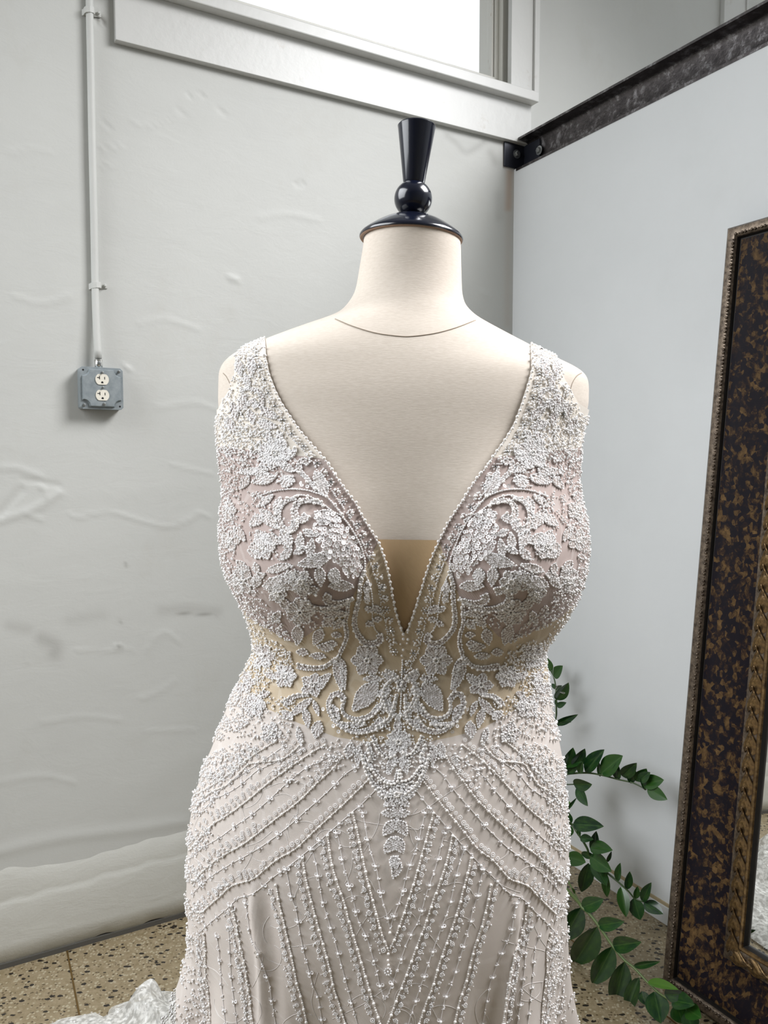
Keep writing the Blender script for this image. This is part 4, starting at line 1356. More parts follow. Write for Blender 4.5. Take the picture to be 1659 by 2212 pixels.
# ------------------------------------------------------------------ neckline trim: pearls on the edge, bead clusters and stones along it
ST_L = a_([(375, 220), (385, 330), (412, 420), (447, 520), (478, 628), (533, 730), (595, 840), (665, 950), (760, 1050), (868, 1185), (975, 1335), (1075, 1490), (1190, 1670), (1265, 1830), (1330, 2000), (1390, 2170)])
ST_L = np.vstack([ST_L, [(826, 1268), (835, 1317), (845, 1363), (852, 1408)]])
ST_R = np.array([(1175, 281), (1172, 385), (1155, 478), (1138, 572), (1110, 668), (1072, 765), (1035, 877), (980, 978), (902, 1090), (810, 1212), (722, 1362), (615, 1535), (510, 1690), (425, 1850), (362, 2008), (300, 2175)]) / 3.687 + [850, 680]
ST_R = np.vstack([ST_R, [(917.5, 1318), (904.5, 1364), (893, 1411), (871, 1452)]])
for S_, E_, sg in ((ST_L, NL_E, -1), (ST_R, NR_E, 1)):
    for p in S_: stone(p[0], p[1], 4.0)
    dense = resample(S_, 1.0)
    mids = (S_[1:] + S_[:-1]) / 2
    for m in mids:
        put(pearls, m[0] - sg * 2, m[1], 3.3, 1.6)
        for k in range(9):
            a = 2 * math.pi * k / 9 + RNG.uniform(0, 1)
            put(seeds, m[0] + 6.5 * math.cos(a), m[1] + 6.5 * math.sin(a), RNG.uniform(1.8, 2.5), 1.4)
    for q in dense[::4]: put(seeds, q[0] + sg * 9 + RNG.normal(0, 1), q[1] + RNG.normal(0, 1), 1.9, 1.2)
    for q in dense[::9]: put(seeds, q[0] + RNG.normal(0, 5), q[1], RNG.uniform(1.7, 2.4), 1.2)
    ed = np.array([(x + sg * 2.0, y) for y, x in E_ if 735 <= y <= 1372])
    for i, q in enumerate(resample(ed, 7.2)):
        if i % 2 == 0: put(pearls, q[0] + RNG.normal(0, .6), q[1], 3.8, 1.4)
        else: put(seeds, q[0] + sg * 1.5, q[1], 2.2, 1.2)
    cords.append(resample(ed, 6))
for x, y, r in [(871, 1378, 3.6), (881, 1379, 3.6), (871, 1402, 3.4), (868, 1415, 2.8), (879, 1388, 2.5), (865, 1390, 2.5)]: put(pearls, x, y, r, 1.6)

# ------------------------------------------------------------------ centre front motif
def centre(mp):
    D = lambda p: mp(d_(p))
    LD = lambda b, t, w: leaf(D([b])[0], D([t])[0], w / 3.687)
    LD((205, 1390), (125, 1385), 62); LD((210, 1350), (135, 1320), 50); LD((200, 1420), (160, 1480), 50); LD((185, 1490), (140, 1625), 62); LD((205, 1500), (190, 1560), 40)
    LD((200, 1945), (95, 1935), 62); LD((200, 2000), (105, 2110), 88); LD((215, 2130), (115, 2250), 92); LD((215, 2280), (165, 2370), 70)
    LD((150, 1800), (60, 1790), 60); LD((170, 1840), (110, 1880), 50)
    scroll(D([(20, 1330), (70, 1440), (130, 1490), (190, 1470)]), 6, 9, False, False)
    scroll(D([(-40, 1560), (20, 1590), (70, 1650), (130, 1690), (200, 1690), (218, 1600)]), 6, 8, False, False)
    scroll(D([(-20, 1400), (10, 1500), (-20, 1560)]), 8, 9)
    scroll(D([(-60, 1480), (-30, 1600), (40, 1730), (130, 1800)]), 8, 9)
    scroll(D([(210, 1000), (190, 1100), (150, 1200), (60, 1260)]), 8, 9)
    scroll(D([(225, 860), (150, 900), (110, 1000), (170, 1160)]), 8, 9)
    LD((190, 880), (110, 830), 60); LD((160, 960), (60, 990), 60); LD((200, 1060), (120, 1120), 50); LD((100, 1080), (20, 1130), 50)
    LD((-150, 1380), (-180, 1500), 70); LD((-90, 1400), (-100, 1560), 55)
    filler(D([(0, 1330), (210, 1300), (215, 1800), (130, 1850), (20, 1700), (-60, 1500)]), 1 / 60)
    filler(D([(30, 1670), (220, 1690), (215, 1830), (100, 1820)]), 1 / 30)
    filler(D([(20, 820), (220, 850), (215, 1290), (60, 1300)]), 1 / 75)


both(centre)
leaf(d_([(218, 1300)])[0], d_([(222, 1185)])[0], 17); leaf(d_([(222, 1860)])[0], d_([(215, 1990)])[0], 20)
leaf(d_([(235, 2330)])[0], d_([(180, 2450)])[0], 19)
flower(d_([(225, 1375)])[0], 26, 6); flower(d_([(210, 1790)])[0], 20, 6)
beadline(d_([(255, 720), (250, 860), (245, 1000), (235, 1180), (225, 1300)]), 2.4)
stone(*d_([(230, 1370)])[0]); stone(*d_([(210, 1790)])[0]); stone(*d_([(262, 815)])[0])
for x, y in d_([(128, 1865), (180, 1865), (90, 1245), (165, 1130), (400, 1275), (430, 1285), (362, 1120)]): put(bigseq, x, y, 4.5, 1.5)

# ------------------------------------------------------------------ skirt strands
rosettes, tendrils = [], []


def rosette_at(x, y, r=6.5):
    h = g_at(x, y)
    if h is not None and h[0][1] < Y0 + 0.02: rosettes.append((h[0] + h[1] * 0.0008, h[1], r * PXM))


def strand_mesh(name, P, kind):
    """a stitched cord with its beads, one part"""
    Q = [g_at(x, y) for x, y in P]
    Q = [q for q in Q if q is not None and q[0][1] < Y0 + 0.03]
    if len(Q) < 4: return
    mb = MB(); mb.tube([q[0] + q[1] * PXM * 0.8 for q in Q], PXM * 0.75, 5)
    me_v = [np.array(mb.V)]; t = []
    for fq in mb.F:
        for i in range(1, len(fq) - 1): t.append((fq[0], fq[i], fq[i + 1]))
    me_t = [np.array(t)]
    n0 = len(mb.V)
    pts = [[], [], []]; sq = [[], [], []]
    D = resample(np.array([np.r_[q[0], q[1] * 1e-4] for q in Q]), PXM * 5.3)
    for i, d in enumerate(D):
        N = d[3:] / np.linalg.norm(d[3:])
        if kind == 'pearl':
            k = i % 6
            r = 4.1 if k == 0 else (2.9 if k in (3,) else 2.25)
            pts[0].append(d[:3] + N * PXM * r * 0.8 + RNG.normal(0, PXM * 0.3, 3)); pts[1].append(N); pts[2].append(r * PXM)
        else:
            k = i % 11
            if k == 0:
                A, B, C = (q[0] for q in frames(N[None]))
                pts[0].append(d[:3] + N * PXM * 4); pts[1].append(N); pts[2].append(3.4 * PXM)
                for a in (0.4, 2.5, 4.6):
                    sq[0].append(d[:3] + N * PXM * 2.0 + (A * math.cos(a) + B * math.sin(a)) * PXM * 6.0); sq[1].append(N); sq[2].append(4.0 * PXM)
            elif k in (5, 6):
                for _ in range(3):
                    pts[0].append(d[:3] + N * PXM * 1.5 + RNG.normal(0, PXM * 2.0, 3)); pts[1].append(N); pts[2].append(1.9 * PXM)
    for shp, q, tl in ((ICO1, pts, 0), (RING, sq, 0.25)):
        if q[0]:
            v, tt = scatter(shp, q[0], q[1], q[2], tl)
            me_v.append(v); me_t.append(tt + n0); n0 += len(v)
    link(name, tri_mesh(name, np.vstack(me_v), np.vstack(me_t)), M_PEARL if kind == 'pearl' else M_SEQUIN, gown)


CH_P = [[(800, -180 + 0), (640, -80), (500, 20), (380, 120), (230, 210), (150, 260)],
        [(1090 - 74, -178), (1000 - 74, -90), (826, -30), (600, 0), (520, 70), (410, 170), (300, 220), (210, 290), (150, 390)],
        [(1190, -150), (1100, -100), (950, 0), (750, 145), (590, 280), (430, 400), (290, 490), (190, 600), (115, 690)],
        [(1330, -60), (1250, 40), (1130, 150), (990, 290), (850, 400), (720, 500), (660, 550), (540, 640), (400, 720), (280, 800), (130, 950)],
        [(1560, 100), (1370, 290), (1230, 420), (1090, 550), (950, 680), (810, 760), (690, 860), (610, 920), (450, 970), (350, 1060), (200, 1190)]]
CH_S = [[(860, -140), (660, 0), (520, 90), (330, 230), (170, 330)], [(1000, -110), (700, 30), (640, 60), (500, 180), (400, 240), (300, 290), (170, 420)],
        [(1230, -60), (1110, 0), (1040, 30), (890, 150), (750, 280), (610, 400), (480, 490), (360, 580), (200, 680), (110, 760)],
        [(1430, 30), (1340, 90), (1200, 230), (1030, 380), (870, 520), (710, 640), (580, 720), (400, 820), (250, 920), (140, 1030)],
        [(1610, 190), (1470, 330), (1420, 370), (1250, 520), (1090, 660), (930, 790), (780, 900), (620, 1030), (500, 1070), (400, 1160), (270, 1270), (180, 1350)]]
VE_P = [[(800, 960), (830, 1120), (860, 1250), (890, 1380), (930, 1560), (960, 1720), (1010, 1900), (1050, 2100)],
        [(1010, 750), (1030, 880), (1060, 1010), (1090, 1130), (1140, 1310), (1180, 1460), (1220, 1600), (1260, 1780), (1310, 1930), (1365, 2100)],
        [(1210, 570), (1240, 780), (1290, 960), (1330, 1070), (1380, 1250), (1440, 1450), (1490, 1620), (1540, 1790), (1590, 1950), (1640, 2100)],
        [(1410, 390), (1450, 560), (1490, 760), (1530, 940), (1580, 1130), (1625, 1300), (1665, 1420), (1694, 1480)],
        [(450, 1130), (480, 1250), (510, 1420), (550, 1600), (580, 1790), (600, 1950), (622, 2100)], [(230, 1350), (240, 1500), (240, 1670), (270, 1900), (280, 2100)]]
VE_S = [[(880, 840), (900, 940), (920, 1050), (960, 1170), (980, 1290), (1020, 1500), (1060, 1640), (1090, 1760), (1130, 1850), (1150, 1960), (1175, 2100)],
        [(1080, 680), (1110, 770), (1130, 870), (1160, 1050), (1190, 1170), (1230, 1290), (1280, 1460), (1340, 1680), (1370, 1790), (1400, 1900), (1455, 2100)],
        [(1280, 550), (1300, 620), (1340, 830), (1400, 1030), (1450, 1240), (1500, 1340), (1540, 1440), (1600, 1660), (1635, 1800), (1665, 1888)],
        [(1490, 390), (1510, 510), (1550, 700), (1600, 850), (1640, 1070), (1680, 1200), (1704, 1300)],
        [(560, 1110), (575, 1230), (600, 1380), (660, 1530), (740, 1740), (760, 1860), (800, 2100)], [(420, 1300), (430, 1460), (440, 1660), (460, 1850), (490, 2100)], [(330, 1370), (350, 1530), (370, 1800), (400, 2100)]]


def skirt_side(mp):
    for lst, kind, nm in ((CH_P, 'pearl', 'pearl_strand'), (VE_P, 'pearl', 'pearl_strand'), (CH_S, 'star', 'sequin_strand'), (VE_S, 'star', 'sequin_strand')):
        for pl in lst:
            strand_mesh(nm, mp(resample(spline(e_(pl), 6), 5)), kind)
    for i, pl in enumerate(CH_P):                    # rosette bands under each chevron line
        P = resample(spline(e_(pl), 6), 14)
        for j, q in enumerate(P):
            tg = P[min(j + 1, len(P) - 1)] - P[max(j - 1, 0)]; tg = tg / (np.linalg.norm(tg) + 1e-9); nn = np.array([tg[1], -tg[0]])
            if nn[1] > 0: nn = -nn
            dens = 1 + (q[0] < 560)
            for k in range(dens):
                w = q + nn * (11 + 9 * k) + RNG.normal(0, 1.3, 2)
                w = mp(w[None])[0]
                rosette_at(w[0], w[1], RNG.uniform(4.6, 6.2))
    for i, pl in enumerate(VE_P):
        P = resample(spline(e_(pl), 6), 17)
        for j, q in enumerate(P[1:]):
            w = mp((q + [-13 + RNG.normal(0, 1.2), RNG.normal(0, 1)])[None])[0]
            rosette_at(w[0], w[1], RNG.uniform(4.4, 5.8))
            for _ in range(5):
                w2 = mp((q + [-7 - 14 * RNG.random(), RNG.uniform(-8, 8)])[None])[0]
                put(seeds, w2[0], w2[1], RNG.uniform(1.4, 2.1), 1.0)
    E = lambda p: mp(e_(p))
    filler(E([(180, 60), (330, -120), (600, -190), (680, -120), (560, 0), (330, 200), (180, 330), (110, 640), (100, 480)]), 1 / 26)
    filler(E([(110, 620), (300, 420), (430, 380), (300, 560), (130, 760)]), 1 / 40)
    filler(E([(130, 860), (330, 690), (480, 640), (300, 830), (140, 1010)]), 1 / 40)
    filler(E([(150, 1100), (330, 960), (460, 930), (300, 1090), (170, 1260)]), 1 / 40)
    filler(E([(450, 1130), (480, 1130), (590, 1750), (620, 2100), (560, 2100), (480, 1500)]), 1 / 40)
    filler(E([(130, 1260), (230, 1330), (300, 2100), (60, 2100), (90, 1500)]), 1 / 60)
    filler(E([(700, 60), (1300, -200), (1440, -40), (1000, 200), (800, 120)]), 1 / 90)


both(skirt_side)
rc = np.random.default_rng(21)
for _ in range(70):                                 # faint corded tendrils of the net
    x0, y0, a0 = rc.uniform(450, 1190), rc.uniform(1660, 2230), rc.uniform(0, 6.28)
    kx = rc.uniform(-0.12, 0.12); q = [np.array([x0, y0])]
    for k in range(rc.integers(14, 34)):
        a0 += kx + rc.normal(0, 0.05); kx *= 1.02
        q.append(q[-1] + 4.5 * np.array([math.cos(a0), math.sin(a0)]))
    tendrils.append(np.array(q))
for x, y, r in [(842, 2012, 3.6), (838.5, 2058, 3.2), (838, 2072, 3.0), (839, 2082, 3.2)]: put(pearls, x, y, r, 1.5)
rosette_at(838, 2097, 9)
# the beading goes on round the sides, where the front view sees it edge-on
def side_scatter(n, z0, z1):
    z = RNG.uniform(z0, z1, n); s = np.where(RNG.random(n) < 0.5, -1, 1)
    p = s * RNG.uniform(0.95, 2.0, n)
    P = body(z, p, 0.0015, 0.02); e = 1e-3
    dz_ = body(z + e, p, 0.0015, 0.02) - P; dp = body(z, p + e, 0.0015, 0.02) - P
    N = np.cross(dp, dz_); N /= np.linalg.norm(N, axis=1, keepdims=True)
    out = np.stack([s * np.abs(np.sin(p)), -np.cos(p), 0 * p], -1)
    N = np.where((N * out).sum(1, keepdims=True) < 0, -N, N)
    x, y = project(P)
    ok = (np.minimum(x - ip(AL_E, y), ip(AR_E, y) - x) > 0) | (y > 900)
    band = np.sin((z * 150 + p * s * 9)) > -0.25
    ok &= band | (y < 1500)
    for q, nn in zip(P[ok], N[ok]):
        r = (RNG.uniform(1.8, 2.7) if RNG.random() < 0.82 else RNG.uniform(2.8, 3.5)) * PXM * 1.1
        (seeds if RNG.random() < 0.8 else tinyp).append((q + nn * r * RNG.uniform(0.6, 1.6), nn, r))


side_scatter(7500, zrow(1980), zrow(900))
side_scatter(1400, zrow(2250), zrow(1980))

# the tops of the straps, over the shoulder
cen = GV[GT].mean(1); sx_, sy_ = project(cen)
nr = np.cross(GV[GT[:, 1]] - GV[GT[:, 0]], GV[GT[:, 2]] - GV[GT[:, 0]]); ar = np.linalg.norm(nr, axis=1); nr /= ar[:, None] + 1e-12
out = cen - np.array([0, Y0, 0]) * [0, 1, 0]; out[:, 2] = 0.05
nr = np.where((nr * (cen - np.array([0, Y0, 1.25]))).sum(1, keepdims=True) < 0, -nr, nr)
sel = np.where((sy_ < 800) & (cen[:, 1] < Y0 + 0.06))[0]
for i in RNG.choice(sel, 750, p=ar[sel] / ar[sel].sum()):
    r = RNG.uniform(1.9, 2.7) * PXM * 1.1
    (seeds if RNG.random() < 0.75 else tinyp).append((cen[i] + nr[i] * r * RNG.uniform(0.6, 1.5), nr[i], r))

# ------------------------------------------------------------------ link the beadwork
def joined(name, lst, shape, mat, tilt=0.0, stretch=None):
    P, N, R = (np.array(q) for q in zip(*lst))
    v, t = scatter(shape, P, N, R, tilt, True, stretch if stretch is None else RNG.uniform(1, stretch, len(P)))
    link(name, tri_mesh(name, v, t), mat, gown, kind='stuff')


def singles(name, lst, shape, mat, lim, tilt=0.0):
    """the nearest ones as parts of their own that share one mesh, the others joined"""
    lst = sorted(lst, key=lambda q: np.linalg.norm(q[0] - CAM))
    me = tri_mesh(name, shape[0], shape[1])
    me.materials.append(mat)
    for P, N, R in lst[:lim]:
        A, B, C = (q[0] for q in frames((N + RNG.normal(0, tilt, 3) if tilt else N)[None] / 1.0))
        C = C / np.linalg.norm(C); A = np.cross([0, 0, 1.0] if abs(C[2]) < .9 else [1.0, 0, 0], C); A /= np.linalg.norm(A); B = np.cross(C, A)
        o = bpy.data.objects.new(name, me)
        COL.objects.link(o)
        o.parent = gown
        M4 = Matrix(((A[0] * R, B[0] * R, C[0] * R, P[0]), (A[1] * R, B[1] * R, C[1] * R, P[1]), (A[2] * R, B[2] * R, C[2] * R, P[2]), (0, 0, 0, 1)))
        o.matrix_parent_inverse = GINV
        o.matrix_basis = M4
    if len(lst) > lim: joined(name + '_rows', lst[lim:], shape, mat, tilt)


GINV = gown.matrix_world.inverted()
gem_v = [(0, 0, 0.75)] + [(math.cos(k * math.pi / 4), math.sin(k * math.pi / 4), 0.1) for k in range(8)] + [(0.55 * math.cos((k + .5) * math.pi / 4), 0.55 * math.sin((k + .5) * math.pi / 4), 0.62) for k in range(8)]
gem_t = []
for k in range(8):
    a, b, c, d = 1 + k, 1 + (k + 1) % 8, 9 + k, 9 + (k + 1) % 8
    gem_t += [(a, b, c), (b, d, c), (c, d, 0)]
GEM = (np.array(gem_v), np.array(gem_t))
rv, rt = [], []
for k in range(9):
    a = 2 * math.pi * k / 9
    v, t = ICO1; rv.append(v * 0.27 + np.array([0.78 * math.cos(a), 0.78 * math.sin(a), 0.2])); rt.append(t + 12 * k)
rv.append(ICO1[0] * 0.30 + np.array([0, 0, 0.25])); rt.append(ICO1[1] + 12 * 9)
ROS = (np.vstack(rv), np.vstack(rt))
me_st = None
singles('rhinestone', stones, GEM, M_STONE, 300, 0.12)
for m_ in bpy.data.meshes:
    if m_.name.startswith('rhinestone'): m_.polygons.foreach_set('use_smooth', [False] * len(m_.polygons))
singles('pearl', pearls, ICO2, M_PEARL, 290)
singles('bead_rosette', rosettes, ROS, M_SEED, 290, 0.1)
singles('large_sequin', bigseq, RING12, M_SEQUIN, 290, 0.22)
joined('seed_beads', seeds, ICO1, M_SEED, 0.5, 1.5)
joined('small_pearls', tinyp, ICO1, M_PEARL)
joined('ring_sequins', rings, RING, M_SEQUIN, 0.16)
cv, ct, n0 = [], [], 0
for pl, rcord, lf in [(c_, 1.1, 1.6) for c_ in cords] + [(c_, 0.6, 0.2) for c_ in tendrils]:
    Q = [g_at(x, y) for x, y in pl]
    Q = [q[0] + q[1] * PXM * lf for q in Q if q is not None and q[0][1] < Y0 + 0.03]
    if len(Q) < 3 or max(np.linalg.norm(a - b) for a, b in zip(Q[1:], Q[:-1])) > 0.04: continue
    mb = MB(); mb.tube(Q, PXM * rcord, 4, False)
    cv.append(np.array(mb.V))
    for fq in mb.F: ct += [(fq[0] + n0, fq[1] + n0, fq[2] + n0), (fq[0] + n0, fq[2] + n0, fq[3] + n0)]
    n0 += len(mb.V)
link('embroidery_cord', tri_mesh('embroidery_cord', np.vstack(cv), np.array(ct)), M_CORD, gown, kind='stuff')
print('beads', len(seeds), len(tinyp), len(rings), len(bigseq), len(pearls), len(stones), len(rosettes))

# ---- train heaped on the floor behind the gown
rs = np.random.default_rng(11)
xs = np.linspace(-0.92, 0.42, 268); ys = np.linspace(0.95, 1.92, 192)
XX, YY = np.meshgrid(xs, ys)
edge = np.interp(XX, [-0.90, -0.83, -0.76, -0.69, -0.66, -0.62, -0.55, -0.48, -0.42, -0.3, 0.0, 0.2, 0.34, 0.42], [1.62, 1.69, 1.735, 1.765, 1.745, 1.80, 1.83, 1.84, 1.87, 1.89, 1.89, 1.86, 1.70, 1.50])
dist = np.minimum(np.minimum(edge - YY, (XX + 0.91) * 0.8), (0.42 - XX) * 0.8)
hgt = np.clip(dist / 0.06, 0, 1) ** 0.6
nz_ = np.zeros_like(XX)
for _k in range(330):
    cx, cy, an = rs.uniform(-0.9, 0.45), rs.uniform(0.95, 1.9), rs.uniform(0, math.pi)
    w, l = (rs.uniform(0.010, 0.03), rs.uniform(0.05, 0.22)) if _k < 60 else (rs.uniform(0.004, 0.009), rs.uniform(0.015, 0.06))
    p = (XX - cx) * math.cos(an) + (YY - cy) * math.sin(an); q = -(XX - cx) * math.sin(an) + (YY - cy) * math.cos(an)
    q = q + 0.02 * np.sin(p * 30)
    nz_ += (rs.uniform(0.012, 0.045) if _k < 60 else rs.uniform(-0.012, 0.014)) * np.exp(-(q / w) ** 2 - (p / l) ** 2)
ZZt = 0.004 + hgt * (0.02 + nz_) + hgt * 0.05 * np.exp(-((XX + 0.38) / 0.14) ** 2 - ((YY - 1.66) / 0.12) ** 2) + hgt * 0.03 * np.exp(-((XX + 0.2) / 0.3) ** 2 - ((YY - 1.3) / 0.3) ** 2)
jx = XX + 0.010 * np.sin(YY * 70 + XX * 40); jy = YY + 0.012 * np.sin(XX * 55) * hgt
TVt = np.stack([jx, jy, ZZt], -1).reshape(-1, 3)
ii = np.arange(192 * 268).reshape(192, 268)
TTt = np.concatenate([np.stack([ii[:-1, :-1], ii[:-1, 1:], ii[1:, 1:]], -1).reshape(-1, 3), np.stack([ii[:-1, :-1], ii[1:, 1:], ii[1:, :-1]], -1).reshape(-1, 3)])
TVt, TTt = clip_tris(TVt, TTt, dist.ravel())
link('train', tri_mesh('train', TVt, TTt), M_TRAIN, gown, label='crumpled white lace train lying on the terrazzo behind the gown')
cen = TVt[TTt].mean(1); nr = np.cross(TVt[TTt[:, 1]] - TVt[TTt[:, 0]], TVt[TTt[:, 2]] - TVt[TTt[:, 0]]); nr /= np.linalg.norm(nr, axis=1, keepdims=True)
pk = rs.choice(len(cen), 900, replace=False)
v, t = scatter(RING, cen[pk] + nr[pk] * 0.002, nr[pk], rs.uniform(0.0018, 0.003, 900), 0.4)
link('train_sequins', tri_mesh('train_sequins', v, t), M_SEQUIN, gown, kind='stuff')

# ================================================================== LEANING MIRROR
T_FR, L_FR, W_FR = 0.06, 1.868, 0.98
bu0, bo0 = 0.886, 0.227
th = math.asin((bo0 - T_FR) / L_FR)
MU = DP.copy()
MV = UPZ * math.cos(th) - NP * math.sin(th)
MN = NP * math.cos(th) + UPZ * math.sin(th)
M0 = wp(bu0, 0.0, bo0) - MN * T_FR
M0 = M0 - UPZ * M0[2]
mirror = thing('leaning_mirror', 'tall mirror in a wide mottled bronze and gold frame, leaning against the white partition', 'mirror', M0)


def mpt(a, b, h):
    return M0 + MU * a + MV * b + MN * h


def ring_part(name, prof, mat, smooth=True, parent=None):
    V, Fc = [], []
    for (w, h) in prof:
        for (a, b) in ((w, w), (W_FR - w, w), (W_FR - w, L_FR - w), (w, L_FR - w)): V.append(mpt(a, b, h))
    for i in range(len(prof) - 1):
        for k in range(4):
            k2 = (k + 1) % 4
            Fc.append((i * 4 + k, i * 4 + k2, i * 4 + 4 + k2, i * 4 + 4 + k))
    o = MB().add(V, Fc).build(name, mat, parent or mirror)
    return auto_smooth(o, 35)


ring_part('frame_side', [(0.19, 0.0), (0.0, 0.0), (0.0, 0.047), (0.002, 0.050)], M_BLACKWOOD)
om = ring_part('outer_moulding', [(0.002, 0.050), (0.004, 0.056), (0.009, 0.060), (0.014, 0.0595), (0.022, 0.058), (0.027, 0.0545), (0.029, 0.050)], M_SILVERBRONZE)
ring_part('frame_groove', [(0.029, 0.050), (0.031, 0.040), (0.034, 0.040), (0.036, 0.044)], M_BLACKWOOD)
ring_part('frame_scoop', [(0.036, 0.044), (0.046, 0.043), (0.060, 0.038), (0.080, 0.029), (0.100, 0.021), (0.120, 0.0165), (0.136, 0.015)], M_BRONZE)
ring_part('carved_band', [(0.136, 0.015), (0.137, 0.019), (0.141, 0.0195), (0.146, 0.021), (0.158, 0.024), (0.172, 0.022), (0.176, 0.020)], M_SILVERBRONZE)
ring_part('gold_fillet', [(0.176, 0.020), (0.177, 0.026), (0.180, 0.0275), (0.185, 0.0265), (0.187, 0.023)], M_GOLD)
ring_part('inner_liner', [(0.187, 0.023), (0.190, 0.018), (0.191, 0.010)], M_BLACKWOOD)
MB().box(mpt(0.186, 0.186, 0.006), MU * (W_FR - 0.372), MV * (L_FR - 0.372), MN * 0.005).build('mirror_glass', M_MIRROR, mirror)

# carved acanthus leaves along the inner moulding: one mesh, many parts
V, Fc = [], []
nw, nl = 9, 13
for j in range(nl):
    s = j / (nl - 1)
    half = 0.0185 * (0.25 + 0.75 * math.sin(math.pi * min(1.0, s * 1.15 + 0.08)) ** 0.7) * (1 - 0.45 * s ** 4)
    for i in range(nw):
        t = 2 * i / (nw - 1) - 1
        flute = 0.0030 * math.cos(abs(t) * 8.0 + s * 13.0)
        h = (1 - t * t) * 0.0075 * (0.45 + 0.75 * s) + flute * (1 - t ** 4)
        V.append((t * half + 0.004 * math.sin(s * 3.0), s * 0.054 - 0.004 * t * t * 3, h))
for j in range(nl - 1):
    for i in range(nw - 1):
        a = j * nw + i; Fc.append((a, a + 1, a + nw + 1, a + nw))
leaf_me = make_mesh('carved_leaf', V, Fc, True); leaf_me.materials.append(M_GOLD)
MINV = mirror.matrix_world.inverted()


def place(name, me, O, X, Y, Z, parent, inv):
    o = bpy.data.objects.new(name, me); COL.objects.link(o)
    o.parent = parent; o.matrix_parent_inverse = inv
    o.matrix_basis = Matrix(((X[0], Y[0], Z[0], O[0]), (X[1], Y[1], Z[1], O[1]), (X[2], Y[2], Z[2], O[2]), (0, 0, 0, 1)))
    return o


pitch = 0.047
b = 0.165
while b < L_FR - 0.20:
    place('carved_leaf', leaf_me, mpt(0.158, b, 0.0225), MU, MV, MN, mirror, MINV); b += pitch
a = 0.165
while a < W_FR - 0.2:
    place('carved_leaf', leaf_me, mpt(a, 0.158, 0.0225), -MV, MU, MN, mirror, MINV)
    place('carved_leaf', leaf_me, mpt(a, L_FR - 0.158, 0.0225), MV, -MU * -1, -MN * -1, mirror, MINV) if False else None
    a += pitch
# tiny beads of the outer moulding, too small to pick apart
P = [mpt(0.0235, bb, 0.058) for bb in np.arange(0.03, L_FR - 0.03, 0.0085)] + [mpt(aa, 0.0235, 0.058) for aa in np.arange(0.03, W_FR - 0.03, 0.0085)] + [mpt(aa, L_FR - 0.0235, 0.058) for aa in np.arange(0.03, W_FR - 0.03, 0.0085)]
P = np.array(P)
rr = np.where(np.arange(len(P)) % 3 == 2, 0.0022, 0.0040)
v, t = scatter(ICO1, P, np.tile(MN, (len(P), 1)), rr)
link('bead_moulding', tri_mesh('bead_moulding', v, t), M_SILVERBRONZE, mirror, kind='stuff')

# ================================================================== POTTED PLANT (its pot stands hidden behind the gown)
POT = np.array([0.27, 2.02, 0.0])
plant = thing('potted_plant', 'dark green glossy zz plant with arching leafy stems between gown and mirror', 'plant', POT)
MB().lathe([(0.085, 0.0), (0.12, 0.18), (0.122, 0.2), (0.108, 0.2), (0.10, 0.17), (0.0, 0.17)], POT, seg=28).build('pot', M_POT, plant, smooth=True)
MB().lathe([(0.101, 0.172), (0.05, 0.178), (0.0, 0.18)], POT, seg=20).build('soil', M_SOIL, plant)
PINV = plant.matrix_world.inverted()
V, Fc = [], []
nw, nl = 7, 12
for j in range(nl):
    s = j / (nl - 1)
    half = 0.5 * max(0.03, math.sin(math.pi * s ** 0.88) ** 0.75) * (1 - 0.12 * s)
    for i in range(nw):
        t = 2 * i / (nw - 1) - 1
        V.append((t * half, s, 0.16 * abs(t) * half * 2 - 0.10 * (s - 0.45) ** 2 + 0.03))
for j in range(nl - 1):
    for i in range(nw - 1):
        a = j * nw + i; Fc.append((a, a + 1, a + nw + 1, a + nw))
zz_me = make_mesh('plant_leaf', V, Fc, True); zz_me.materials.append(M_LEAF)
zz_pale = zz_me.copy(); zz_pale.materials.clear(); zz_pale.materials.append(M_LEAFPALE)
p4 = lambda p: np.stack([1180 + np.asarray(p, float)[..., 0] / 4.809, 1400 + np.asarray(p, float)[..., 1] / 4.809], -1)
p5 = lambda p: np.stack([1180 + np.asarray(p, float)[..., 0] / 4.894, 1760 + np.asarray(p, float)[..., 1] / 4.894], -1)
rp = random.Random(5)


def at_off(q, off):                                  # photo point -> point at a given distance in front of the partition
    return hit(q[0], q[1], CORNER + NP * off, NP)


